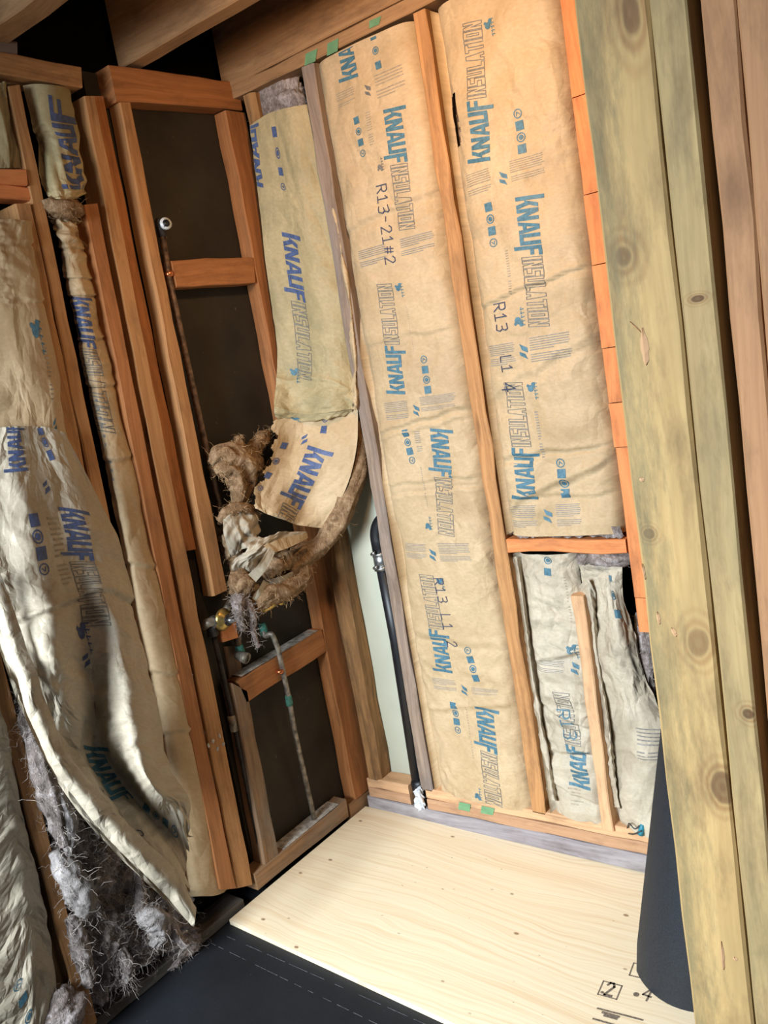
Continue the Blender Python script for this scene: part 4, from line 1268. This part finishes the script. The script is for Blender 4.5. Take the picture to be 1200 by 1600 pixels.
# tub spout stub
sp = empty('spout_stub', (0.000,-0.416,0.745), 'grey open pipe stub with green corrosion left of the bent pipe', 'fitting')
tube('pipe', [(-0.030,-0.397,0.813), (-0.030,-0.397,0.750)], .011, 'copper', sp, 12)
ring_stack('corroded_joint', (-0.030,-0.396,0.765), (-0.030,-0.394,0.721) and tuple(V3((-0.030,-0.394,0.721)) - V3((-0.030,-0.396,0.765))), [(0, .013), (.02, .0145), (.035, .0135)], 'verdigris', sp)
mo = V3((-0.012,-0.408,0.733))
ring_stack('mouth', mo, (.85, .1, -.25), [(-.02, .014), (0, .016), (.014, .018), (.020, .018), (.020, .0105), (.005, .010)], 'grey_pipe', sp)
ring_stack('mouth_bore', mo + V3((.85, .1, -.25)) * .012, (.85, .1, -.25), [(0, .0108), (.004, .0108)], 'abs', sp)
# bent supply pipe
bp = empty('supply_pipe', (-0.020,-0.241,0.059), 'bent grey supply pipe running down to the sill plate', 'pipe')
tube('pipe', bend([(-0.030,-0.285,0.787), (-0.020,-0.293,0.752), (0.006,-0.286,0.768), (0.012,-0.277,0.713), (0.014,-0.275,0.545), (0.000,-0.266,0.422), (-0.022,-0.236,0.056)], .016, 5), .0085, 'grey_pipe', bp, 12)
ring_stack('corroded_joint', (-0.030,-0.286,0.796), (.05, .05, -1), [(0, .012), (.03, .0135), (.04, .012)], 'verdigris', bp)
v = tuple(V3((0.006,-0.271,0.507)) - V3((0.006,-0.269,0.546)))
ring_stack('corroded_joint', (0.012,-0.274,0.549), v, [(0, .010), (.012, .0115), (.034, .0115), (.036, .0095)], 'verdigris', bp)
ring_stack('strap', (0.012,-0.288,0.643), v, [(0, .010), (.003, .013), (.010, .013), (.013, .010)], 'copper_bright', bp)
# left supply pipe
lp = empty('supply_pipe', (-0.020,-0.490,0.054), 'dark supply pipe in the slot left of the short dirty stud', 'pipe')
tube('pipe', [(-0.020,-0.491,0.849), (-0.020,-0.489,0.735), (-0.020,-0.485,0.524), (-0.020,-0.488,0.060)], .0085, 'dark_pipe', lp, 12)
ring_stack('coupling', (-0.020,-0.490,0.573), tuple(V3((-0.020,-0.490,0.526)) - V3((-0.020,-0.490,0.573))), [(0, .0125), (.05, .0125)], 'grey_pipe', lp)
ring_stack('union', (-0.020,-0.492,0.864), tuple(V3((-0.020,-0.492,0.819)) - V3((-0.020,-0.492,0.864))), [(0, .013), (.004, .017), (.03, .017), (.034, .012)], 'dark_pipe', lp)

# ================================================================== left wall batts
LF = (1, 0, 0)
b6 = empty('insulation_batt', (0, -.95, 1.5), 'creased kraft-faced batt at the left edge above the torn flap', 'insulation')
c6 = [[(.0, -1.122, 2.03), (0.020,-0.926,2.029), (0.022,-0.864,2.027), (0.020,-0.817,2.026), (0.006,-0.787,2.027)],
      [(.0, -1.122, 1.96), (0.022,-0.936,1.965), (0.024,-0.876,1.961), (0.022,-0.830,1.956), (0.006,-0.799,1.956)],
      [(.0, -1.122, 1.88), (0.020,-0.941,1.883), (0.022,-0.883,1.881), (0.020,-0.832,1.880), (0.006,-0.804,1.882)],
      [(.0, -1.122, 1.80), (0.022,-0.946,1.809), (0.026,-0.892,1.805), (0.024,-0.841,1.802), (0.006,-0.809,1.803)],
      [(.0, -1.122, 1.70), (0.020,-0.956,1.705), (0.024,-0.902,1.699), (0.022,-0.848,1.694), (0.006,-0.815,1.693)],
      [(.0, -1.122, 1.62), (0.020,-0.964,1.615), (0.026,-0.911,1.607), (0.024,-0.856,1.599), (0.008,-0.824,1.597)],
      [(.0, -1.122, 1.50), (0.020,-0.975,1.508), (0.030,-0.925,1.499), (0.028,-0.870,1.489), (0.010,-0.831,1.483)]]
s6 = Sheet.from_ctrl(c6, .005, LF)
U, Vv = s6.grid()
H6 = Vv.max()
h = crumple(U, Vv, .0045, 9, 3, 5.9)
for f_ in (.125, .43, .97):
    d_ = Vv - f_ * H6 - .006 * tri_noise(U * 18, U * 0 + f_ * 9)
    h += .006 * np.exp(-np.abs(d_) / .006) - .008 * np.exp(-np.abs(d_ - .008) / .005)
h += .004 * np.sin(Vv * 300) * np.clip((.5 * H6 - Vv) * 9, 0, 1) * np.clip((.52 * U.max() - U) * 18, 0, 1)
s6.displace(h)
s6.build('paper_facing', 'paper', b6)
print_tree(s6, b6, (.66 * U.max(), .55 * H6), .06, 1)
print_fine(s6, b6, (.72 * U.max(), .62 * H6), (.77 * U.max(), .85 * H6), 12, 'ink_light')
print_leaf(s6, b6, (.74 * U.max(), .93 * H6), .03)

b6t = empty('insulation_batt', (0, -.9, 2.16), 'short pale batt sliver above the two orange blocks', 'insulation')
s_ = Sheet.from_ctrl([[(-.02, -1.122, 2.355), (0.000,-0.825,2.347), (-0.005,-0.776,2.356), (-0.020,-0.747,2.362)], [(-.02, -1.122, 2.26), (0.000,-0.833,2.257), (-0.010,-0.784,2.266), (-0.020,-0.754,2.269)], [(-.02, -1.122, 2.155), (-0.000,-0.852,2.151), (-0.010,-0.799,2.157), (-0.020,-0.763,2.159)]], .005, LF)
U, Vv = s_.grid()
s_.displace(crumple(U, Vv, .008, 11, 3, 8.1))
s_.build('paper_facing', 'paper_green', b6t)

# narrow crumpled batt
b7 = empty('insulation_batt', (0, -.68, 1.95), 'short crumpled batt hanging under the left top plate', 'insulation')
s7 = Sheet.from_ctrl([[(-0.030,-0.703,2.365), (-0.005,-0.679,2.364), (0.000,-0.632,2.366), (-0.020,-0.580,2.373)], [(-0.030,-0.708,2.280), (0.000,-0.691,2.276), (0.005,-0.642,2.277), (-0.020,-0.576,2.288)], [(-0.040,-0.691,2.241), (-0.010,-0.681,2.237), (0.012,-0.646,2.231), (-0.010,-0.582,2.240)],
                      [(-0.030,-0.702,2.180), (0.000,-0.690,2.175), (0.014,-0.652,2.171), (-0.010,-0.591,2.178)], [(-0.020,-0.717,2.119), (0.010,-0.702,2.109), (0.012,-0.663,2.111), (-0.020,-0.593,2.129)], [(-0.000,-0.723,2.087), (0.016,-0.707,2.076), (0.016,-0.669,2.081), (-0.010,-0.611,2.103)]], .004, LF)
U, Vv = s7.grid()
s7.displace(crumple(U, Vv, .010, 13, 3, 4.6))
s7.build('paper_facing', 'paper_green', b7)
print_run(s7, b7, (.76 * U.max(), .40 * Vv.max() + .13), (.60 * U.max(), -.25), .060, 'ink_violet', 0)
b7b = empty('insulation_batt', (0, -.70, .1), 'long narrow kraft batt squeezed between the paired studs', 'insulation')
c7 = [[(-0.030,-0.708,2.049), (0.004,-0.708,2.045), (0.006,-0.684,2.042), (-0.010,-0.656,2.040), (-0.035,-0.636,2.041), (-0.020,-0.627,2.038)],
      [(-0.030,-0.704,1.995), (0.004,-0.709,1.988), (0.006,-0.684,1.988), (-0.010,-0.654,1.988), (-0.035,-0.631,1.992), (-0.010,-0.626,1.987)],
      [(-0.030,-0.710,1.902), (-0.000,-0.708,1.896), (0.006,-0.686,1.894), (-0.008,-0.653,1.896), (-0.035,-0.626,1.901), (-0.010,-0.622,1.896)],
      [(-0.030,-0.709,1.820), (0.000,-0.707,1.815), (0.006,-0.685,1.813), (-0.008,-0.654,1.813), (-0.035,-0.627,1.816), (-0.006,-0.624,1.811)],
      [(-0.030,-0.716,1.721), (0.000,-0.710,1.716), (0.006,-0.688,1.713), (-0.006,-0.654,1.712), (-0.035,-0.623,1.714), (-0.006,-0.620,1.709)],
      [(-0.030,-0.716,1.620), (0.000,-0.713,1.616), (0.004,-0.687,1.613), (-0.006,-0.655,1.610), (-0.035,-0.624,1.609), (-0.006,-0.625,1.606)],
      [(-0.030,-0.718,1.449), (0.000,-0.715,1.446), (0.004,-0.685,1.440), (-0.006,-0.652,1.435), (-0.030,-0.625,1.431), (-0.004,-0.621,1.429)],
      [(-0.030,-0.720,1.273), (0.000,-0.717,1.271), (0.004,-0.688,1.264), (-0.006,-0.653,1.255), (-0.030,-0.623,1.249), (0.000,-0.618,1.247)],
      [(-0.030,-0.730,1.094), (-0.000,-0.722,1.093), (0.006,-0.687,1.082), (-0.004,-0.651,1.070), (-0.030,-0.620,1.060), (0.002,-0.618,1.060)],
      [(-0.030,-0.736,0.911), (-0.000,-0.724,0.909), (0.006,-0.684,0.894), (-0.004,-0.648,0.879), (-0.030,-0.616,0.865), (0.004,-0.615,0.867)],
      [(-0.030,-0.742,0.723), (0.000,-0.722,0.718), (0.006,-0.685,0.702), (-0.004,-0.649,0.684), (-0.030,-0.617,0.667), (0.004,-0.620,0.672)],
      [(-0.030,-0.752,0.532), (0.000,-0.732,0.527), (0.006,-0.691,0.506), (-0.004,-0.650,0.483), (-0.030,-0.618,0.462), (0.004,-0.618,0.469)],
      [(-0.030,-0.763,0.338), (0.000,-0.742,0.332), (0.006,-0.700,0.309), (-0.006,-0.658,0.281), (-0.030,-0.630,0.258), (0.000,-0.627,0.264)],
      [(-0.030,-0.778,0.141), (-0.000,-0.753,0.133), (0.000,-0.706,0.102), (-0.010,-0.667,0.082), (-0.030,-0.642,0.068), (-0.010,-0.637,0.079)]]
s7b = Sheet.from_ctrl(c7, .005, LF)
U, Vv = s7b.grid()
h = crumple(U, Vv, .0035, 10, 3, 2.4) + np.clip((.30 - Vv) * 6, 0, 1) * crumple(U, Vv, .008, 18, 2, 6.6)
for f_ in (.10, .16, .205, .29, .385, .47, .60, .73, .80):
    d_ = Vv - f_ * Vv.max() - .01 * tri_noise(U * 15, U * 0 + f_ * 31)
    h += .006 * np.exp(-np.abs(d_) / .006) - .006 * np.exp(-np.abs(d_ - .010) / .006)
s7b.displace(h)
s7b.build('paper_facing', 'paper', b7b)
print_run(s7b, b7b, (.040, .40), (.040, .86), .075, 'ink_violet')
print_fine(s7b, b7b, (.022, .78), (.032, .98), 10)
wool_blob('wool_tuft', 'brown curled paper and wool at the break in the narrow batt', (0.000,-0.688,2.062), (.03, .05, .025), 5.0, 'wool_brown', 'fibre_brown', 90)

# torn flap
b9 = empty('torn_batt_flap', (0.080,-1.019,0.861), 'large torn kraft flap twisting out from the left wall', 'insulation')
c9 = [[(0.020,-1.067,1.552), (0.030,-1.011,1.548), (0.036,-0.975,1.544), (0.032,-0.929,1.537), (0.034,-0.885,1.526), (0.030,-0.847,1.507)],
      [(0.050,-1.113,1.465), (0.060,-1.052,1.452), (0.065,-1.000,1.448), (0.050,-0.938,1.440), (0.055,-0.885,1.429), (0.040,-0.826,1.406)],
      [(0.090,-1.162,1.365), (0.090,-1.095,1.348), (0.100,-1.031,1.344), (0.080,-0.951,1.331), (0.075,-0.879,1.310), (0.040,-0.792,1.275)],
      [(0.110,-1.178,1.253), (0.120,-1.125,1.237), (0.130,-1.058,1.229), (0.100,-0.964,1.216), (0.090,-0.878,1.197), (0.050,-0.780,1.161)],
      [(0.130,-1.188,1.154), (0.140,-1.135,1.136), (0.170,-1.081,1.134), (0.100,-0.963,1.109), (0.120,-0.887,1.098), (0.060,-0.786,1.012)],
      [(0.150,-1.196,1.040), (0.170,-1.148,1.025), (0.190,-1.095,1.015), (0.090,-0.966,0.964), (0.160,-0.918,0.961), (0.080,-0.797,0.880)],
      [(0.160,-1.191,0.926), (0.170,-1.140,0.911), (0.170,-1.089,0.894), (0.060,-0.966,0.831), (0.190,-0.950,0.851), (0.090,-0.808,0.749)],
      [(0.160,-1.167,0.797), (0.160,-1.116,0.794), (0.100,-1.042,0.757), (0.040,-0.962,0.711), (0.210,-0.973,0.764), (0.100,-0.825,0.630)],
      [(0.160,-1.127,0.660), (0.160,-1.077,0.665), (0.100,-1.005,0.631), (0.050,-0.934,0.608), (0.230,-0.975,0.684), (0.120,-0.816,0.562)],
      [(0.170,-1.074,0.526), (0.170,-1.030,0.542), (0.130,-0.967,0.524), (0.080,-0.903,0.516), (0.220,-0.949,0.610), (0.140,-0.804,0.504)],
      [(0.180,-1.006,0.386), (0.180,-0.971,0.410), (0.160,-0.931,0.427), (0.120,-0.876,0.435), (0.160,-0.869,0.500), (0.140,-0.815,0.446)],
      [(0.180,-0.909,0.201), (0.180,-0.899,0.236), (0.170,-0.883,0.273), (0.160,-0.865,0.315), (0.150,-0.846,0.363), (0.150,-0.838,0.401)]]
s9 = Sheet.from_ctrl(c9, .005, (1, -.6, .2))
U, Vv = s9.grid()
H9, W9 = Vv.max(), U.max()
m = np.clip(Vv / H9 * 3, .25, 1)
h = m * crumple(U, Vv, .008, 9, 3, 3.2)
h += np.clip((Vv - .45 * H9) * 3, 0, 1) * .010 * tri_noise(U * 20 + Vv * 5, Vv * 1.6) * np.clip((U - .12 * W9) * 20, 0, 1)
d_ = Vv - .36 * H9 + .12 * (U - .5 * W9)
h += .009 * np.exp(-np.abs(d_) / .006) - .009 * np.exp(-np.abs(d_ - .012) / .006)
d_ = U - .10 * W9
h += -.012 * np.exp(-np.abs(d_) / .004) * np.clip((Vv - .3 * H9) * 9, 0, 1)
d_ = U - .92 * W9
h += -.010 * np.exp(-np.abs(d_) / .005) * np.clip((Vv - .3 * H9) * 9, 0, 1)
s9.displace(h)
mask = (Vv < H9 - .012 - .03 * np.abs(tri_noise(U * 30, U * 0 + 4)))
s9.build('paper_facing', 'paper_pale', b9, mask=mask)
print_run(s9, b9, (W9 * .71, H9 * .175), (W9 * .69, H9 * .41), .085, 'ink_violet')
print_icons(s9, b9, (W9 * .435, H9 * .195), (W9 * .44, H9 * .285), .044, 'ink_violet')
print_fine(s9, b9, (W9 * .53, H9 * .19), (W9 * .60, H9 * .33), 14, 'ink_light')
print_run(s9, b9, (W9 * .36, H9 * .10), (W9 * .34, -H9 * .13), .085, 'ink_violet', 0)
print_icons(s9, b9, (W9 * .69, H9 * .07), (W9 * .65, -H9 * .01), .036, 'ink_violet')
print_tree(s9, b9, (W9 * .58, H9 * .41), .055, 1, 'ink_violet')
print_leaf(s9, b9, (W9 * .57, H9 * .135), .04, 'ink_violet')
print_leaf(s9, b9, (W9 * .57, H9 * .46), .035, 'ink_violet')
print_run(s9, b9, (W9 * .52, H9 * .63), (W9 * .44, H9 * .95), .085, 'ink_blue', 0)
print_icons(s9, b9, (W9 * .60, H9 * .82), (W9 * .66, H9 * .92), .040, 'ink_blue')
print_icons(s9, b9, (W9 * .80, H9 * .66), (W9 * .78, H9 * .60), .036, 'ink_violet', n=2) if False else None
pen(s9, b9, '1 3 2', (W9 * .30, H9 * .72), (W9 * .31, H9 * .86), .026)

fl = Sheet.from_ctrl([[(0.135,-1.191,1.243), (0.150,-1.180,1.247), (0.150,-1.157,1.247)], [(0.155,-1.191,1.149), (0.172,-1.179,1.153), (0.165,-1.153,1.156)], [(0.175,-1.194,1.034), (0.195,-1.183,1.039), (0.190,-1.156,1.039)], [(0.185,-1.192,0.937), (0.205,-1.180,0.943), (0.195,-1.150,0.942)],
                      [(0.185,-1.174,0.805), (0.205,-1.161,0.813), (0.190,-1.129,0.808)], [(0.185,-1.125,0.664), (0.205,-1.110,0.676), (0.190,-1.072,0.668)], [(0.190,-1.065,0.520), (0.210,-1.047,0.535), (0.195,-1.009,0.531)],
                      [(0.195,-0.990,0.369), (0.215,-0.974,0.389), (0.200,-0.939,0.392)], [(0.195,-0.921,0.209), (0.215,-0.924,0.239), (0.200,-0.904,0.255)]], .005, (1, -.6, .2))
U, Vv = fl.grid()
fl.displace(crumple(U, Vv, .0025, 12, 3, 8.8))
fl.build('paper_flange', 'paper_pale', b9)
# lower left batt
b8 = empty('insulation_batt', (0, -1.4, .1), 'kraft-faced batt in the bottom left corner of the view', 'insulation')
c8 = []
for z_, e_ in ((2.33, -1.172), (1.75, -1.172), (1.30, -1.172)):
    c8.append([(.0, -1.50, z_), (.03, -1.38, z_), (.034, -1.26, z_), (.03, -1.20, z_), (.008, e_, z_)])
for r3, r4 in (((0.030,-1.202,0.908), (0.010,-1.161,0.887)), ((0.030,-1.205,0.778), (0.010,-1.169,0.756)), ((0.030,-1.219,0.621), (0.010,-1.179,0.593)), ((0.035,-1.231,0.462), (0.010,-1.183,0.423)), ((0.035,-1.250,0.303), (0.010,-1.196,0.254)), ((0.030,-1.274,0.109), (0.010,-1.223,0.058))):
    c8.append([(.0, -1.50, r4[2]), (.03, -1.40, r4[2]), (.036, -1.31, r4[2]), r3, r4])
s8 = Sheet.from_ctrl(c8, .006, LF)
U, Vv = s8.grid()
s8.displace(crumple(U, Vv, .005, 8, 3, 7.2))
s8.build('paper_facing', 'paper_pale', b8)
H8, W8 = Vv.max(), U.max()
print_fine(s8, b8, (W8 * .62, H8 * .50), (W8 * .76, H8 * .55), 9, 'ink_light')
print_icons(s8, b8, (W8 * .55, H8 * .945), (W8 * .52, H8 * .86), .040)
print_run(s8, b8, (W8 * .90, H8 * 1.03), (W8 * .88, H8 * .92), .07, 'ink_blue', 0)
timber('wall_stud', (0, -1.555, 2.36), (0, -1.515, 2.36), (0, -1.555, .02), (0, -1.515, .02), (-.085, 0, 0), 'fir', 'stud left of the bottom left batt')
b10 = empty('insulation_batt', (0, -1.75, .05), 'kraft-faced batt left of the outermost left stud', 'insulation')
batt_sheet(-1.93, -1.56, .03, 2.36, .02, 3.7, .004, 7.0, wall='left', res=.010).build('paper_facing', 'paper', b10)
timber('wall_stud', (0, -1.975, 2.36), (0, -1.935, 2.36), (0, -1.975, .02), (0, -1.935, .02), (-.085, 0, 0), 'fir', 'outermost left wall stud beyond the view')

# exposed wool
w1 = empty('exposed_wool', (-.02, -.95, .05), 'exposed grey fibreglass wool below the torn flap', 'insulation')
cw = [[(-0.020,-1.115,0.925), (0.010,-1.099,0.921), (0.010,-1.047,0.890), (-0.020,-0.952,0.800)],
      [(-0.020,-1.122,0.743), (0.020,-1.092,0.743), (-0.020,-1.002,0.682), (-0.050,-0.894,0.564)],
      [(-0.020,-1.116,0.567), (-0.000,-1.068,0.552), (-0.050,-0.961,0.469), (-0.060,-0.831,0.371)],
      [(-0.020,-1.116,0.406), (-0.000,-1.057,0.382), (-0.060,-0.928,0.292), (-0.060,-0.773,0.202)],
      [(-0.020,-1.122,0.245), (-0.020,-1.052,0.204), (-0.030,-0.945,0.154), (-0.040,-0.766,0.067)],
      [(-0.020,-1.131,0.054), (-0.010,-1.058,0.058), (0.000,-0.959,0.065), (-0.020,-0.781,-0.001)]]
sw = Sheet.from_ctrl(cw, .004, LF)
U, Vv = sw.grid()
h = .020 * smooth_noise(U * 14 + 2, Vv * 9) + .018 * (1 - 2 * np.abs(smooth_noise(U * 26 + Vv * 5, Vv * 14))) + .012 * smooth_noise(U * 50, Vv * 34 + 7) + .008 * smooth_noise(U * 110, Vv * 70 + 3) + .004 * smooth_noise(U * 260, Vv * 160)
sw.displace(h)
sw.build('wool_face', 'wool', w1)
fibres('loose_fibres', sw.P.reshape(-1, 3)[::3], sw.N.reshape(-1, 3)[::3], 3200, .06, .0003, 'fibre', w1, 3)
for k, (pts, rad) in enumerate((
        ([(0.000,-1.114,0.844), (0.020,-1.114,0.746), (0.030,-1.113,0.628), (0.030,-1.112,0.523)], [.012, .022, .026, .012]),
        ([(0.030,-1.113,0.705), (0.040,-1.096,0.621), (0.030,-1.096,0.531), (0.030,-1.124,0.478)], [.010, .016, .016, .008]),
        ([(0.020,-1.136,0.518), (0.040,-1.125,0.446), (0.040,-1.106,0.380), (0.030,-1.101,0.319)], [.012, .026, .030, .012]),
        ([(-0.000,-1.127,0.328), (0.010,-1.128,0.223), (0.010,-1.130,0.131)], [.016, .020, .012]),
        ([(0.000,-1.021,0.516), (0.020,-0.991,0.499), (0.010,-0.958,0.447)], [.016, .026, .014]),
        ([(-0.010,-0.913,0.354), (0.000,-0.930,0.270), (0.020,-0.951,0.213)], [.008, .014, .016]),
        ([(0.020,-0.966,0.204), (0.040,-0.939,0.207), (0.030,-0.916,0.149), (0.020,-0.940,0.111)], [.016, .026, .026, .012]),
        ([(0.000,-0.857,0.182), (0.020,-0.872,0.118), (0.030,-0.852,0.051)], [.006, .012, .010]),
        ([(-0.000,-1.025,0.162), (0.010,-1.019,0.103), (0.000,-1.031,0.061)], [.010, .014, .008]))):
    wool_rope('wool_streak', pts, rad, 2.1 + k * 1.37, 'wool_light' if k in (1, 2, 6) else 'wool', 'fibre', w1, count=110, flen=.05)
wool_blob('wool_tuft', 'small grey wool tuft on the felt below the torn flap', (-0.027,-0.837,-0.005), (.03, .05, .016), 2.8, 'wool', 'fibre', 120, rough=.5)
wool_blob('wool_tuft', 'grey wool tuft at the foot of the bare left stud', (0.020,-1.216,0.120), (.03, .05, .05), 7.8, 'wool', 'fibre', 120, rough=.5)

# ================================================================== roll of membrane
rl = []
nt, nz = 120, 24
bc, tcn = V3((1.268, -.308, .001)), V3((1.445, -.180, 1.02))
axis = (tcn - bc) / np.linalg.norm(tcn - bc)
e1 = np.cross(axis, [0, 0, 1.0]); e1 = V3((1, 0, -axis[0] / axis[2])); e1 /= np.linalg.norm(e1)
e2 = np.cross(axis, e1)
Pm = np.zeros((nz, nt, 3))
a0 = math.radians(205)
for j in range(nz):
    f = j / (nz - 1)
    c = bc * (1 - f) + tcn * f
    for i in range(nt):
        th = a0 + 2 * math.pi * 2.4 * i / (nt - 1)
        r = .134 - .012 * i / (nt - 1) * 2.4 + (.008 * max(0, 1 - i / 6) ** 2)
        p = c + (e1 * math.cos(th) + e2 * math.sin(th)) * r
        if j == 0:
            p[2] = .001
        Pm[j, i] = p
rs = Sheet(Pm, np.linspace(0, 2, nt), np.linspace(0, 1, nz), (0, -1, 0))
tag(rs.build('membrane_roll', 'roll'), 'black membrane roll standing on the plywood behind the foreground post', 'roll')

# ================================================================== small things
def tape(px, label):
    v = [V3(q) for q in px]
    n = np.array([0, -.0012, 0])
    o = pydata('tape_piece', [tuple(p + n) for p in v] + [tuple(p + n * .2) for p in v], [(0, 1, 2, 3), (7, 6, 5, 4), (0, 4, 5, 1), (1, 5, 6, 2), (2, 6, 7, 3), (3, 7, 4, 0)], 'tape')
    tag(o, label, 'tape', 'green tape on the plates')
tape(((0.421,-0.001,0.101), (0.465,-0.001,0.101), (0.456,-0.001,0.073), (0.411,-0.001,0.073)), 'left piece of green tape on the pale bottom plate')
tape(((0.507,-0.001,0.105), (0.555,-0.001,0.106), (0.543,-0.001,0.079), (0.498,-0.001,0.078)), 'right piece of green tape on the pale bottom plate')
tape(((0.319,-0.003,2.439), (0.364,-0.003,2.438), (0.349,-0.003,2.409), (0.307,-0.003,2.411)), 'left piece of green tape on the back top plate')
tape(((0.402,-0.003,2.438), (0.443,-0.003,2.438), (0.433,-0.003,2.408), (0.393,-0.003,2.408)), 'middle piece of green tape on the back top plate')
tape(((0.554,-0.003,2.443), (0.595,-0.003,2.441), (0.583,-0.003,2.424), (0.550,-0.003,2.425)), 'right piece of green tape on the back top plate')
wr = empty('electrical_wire', (1.021,-0.010,0.136), 'loose dark wires with a teal cap at the foot of the sagging batt', 'wire')
tube('wire', bend([(0.980,0.020,0.109), (1.012,-0.020,0.170), (1.031,-0.030,0.156), (1.044,-0.020,0.171), (1.048,-0.010,0.143)], .02), .002, 'wire', wr, 6)
tube('wire', bend([(0.988,0.010,0.113), (1.025,-0.030,0.141), (1.050,-0.030,0.159)], .02), .002, 'wire', wr, 6)
tube('wire_cap', [(1.042,-0.020,0.141), (1.051,-0.020,0.173)], [.010, .006], 'wire_blue', wr, 8)
# splintered pale gouges on the foreground post
for (a, b, w) in (((1.564,-1.000,1.537), (1.564,-1.000,1.491), .006), ((1.563,-1.000,1.531), (1.550,-1.000,1.547), .0012), ((1.541,-1.000,1.350), (1.542,-1.000,1.344), .004), ((1.529,-1.000,1.234), (1.531,-1.000,1.212), .002),
                  ((1.542,-1.000,1.168), (1.543,-1.000,1.150), .003), ((1.559,-1.000,1.147), (1.563,-1.000,1.134), .0035), ((1.579,-1.000,0.684), (1.578,-1.000,0.638), .003), ((1.595,-1.000,0.664), (1.596,-1.000,0.659), .004)):
    a, b = V3(a), V3(b)
    L = np.linalg.norm(b - a)
    d = (b - a) / L
    sd = np.cross(d, [0, -1.0, 0])
    pv = []
    for k in range(8):
        f = k / 7
        q = w * math.sin(math.pi * min(1, max(.08, f * (.85 + .3 * ((k * 7) % 3) / 3)))) 
        c = a + d * L * f
        pv += [tuple(c - sd * q + V3((0, -.0004, 0))), tuple(c + V3((0, -.0022, 0))), tuple(c + sd * q * .8 + V3((0, -.0004, 0)))]
    fs = []
    for k in range(7):
        for j in range(2):
            i = k * 3 + j
            fs.append((i, i + 1, i + 4, i + 3))
    pydata('splinter', pv, fs, 'fir_pale', post)

def dust(name, pts, parent, th=.0012):
    v = [V3(q) for q in pts]
    n = np.array([0, 0, th])
    pydata(name, [tuple(q + n) for q in v] + [tuple(q) for q in v], [(0, 1, 2, 3), (7, 6, 5, 4), (0, 4, 5, 1), (1, 5, 6, 2), (2, 6, 7, 3), (3, 7, 4, 0)], 'dust', parent)
objs = {o.get('label'): o for o in bpy.data.objects if o.get('label')}
def top_of(label, i0, i1, name='dust_layer'):
    """thin settled dust on the upper edge of a horizontal timber"""
    o = objs[label]
    me = o.data
    zs = [v.co.z for v in me.vertices]
    ys = [v.co.y for v in me.vertices]
    ya, yb = min(ys) + i0 * (max(ys) - min(ys)), min(ys) + i1 * (max(ys) - min(ys))
    def zt(y):
        c = [v.co.z for v in me.vertices if abs(v.co.y - y) < .07]
        return max(c)
    xs = [v.co.x for v in me.vertices]
    x0, x1 = min(xs) + .004, max(xs) - .004
    dust(name, [(x0, ya, zt(ya)), (x1, ya, zt(ya)), (x1, yb, zt(yb)), (x0, yb, zt(yb))], o)
top_of('dusty lower block carrying the bent pipe', .05, .95)
top_of('dusty sill plate under the dark panel', .30, .92)
# plaster splashes on the doubled studs
for label, pts, r in (('right stud of the doubled pair left of the pipes', ((0.001,-0.564,0.544), (0.001,-0.557,0.515), (0.001,-0.581,0.511)), .006), ('left stud of the doubled pair, its top cut lower', ((0.005,-0.613,0.538), (0.005,-0.594,0.543)), .006)):
    for k, c in enumerate(pts):
        vv = [(c[0], c[1] + r * (.6 + .5 * ((k * 3 + j * 5) % 4) / 3) * math.cos(j * math.pi / 4), c[2] + 1.4 * r * (.6 + .5 * ((k + j * 7) % 5) / 4) * math.sin(j * math.pi / 4)) for j in range(8)]
        vv.append((c[0] + .002, c[1], c[2]))
        pydata('plaster_splash', vv, [(j, (j + 1) % 8, 8) for j in range(8)], 'dust', objs[label])
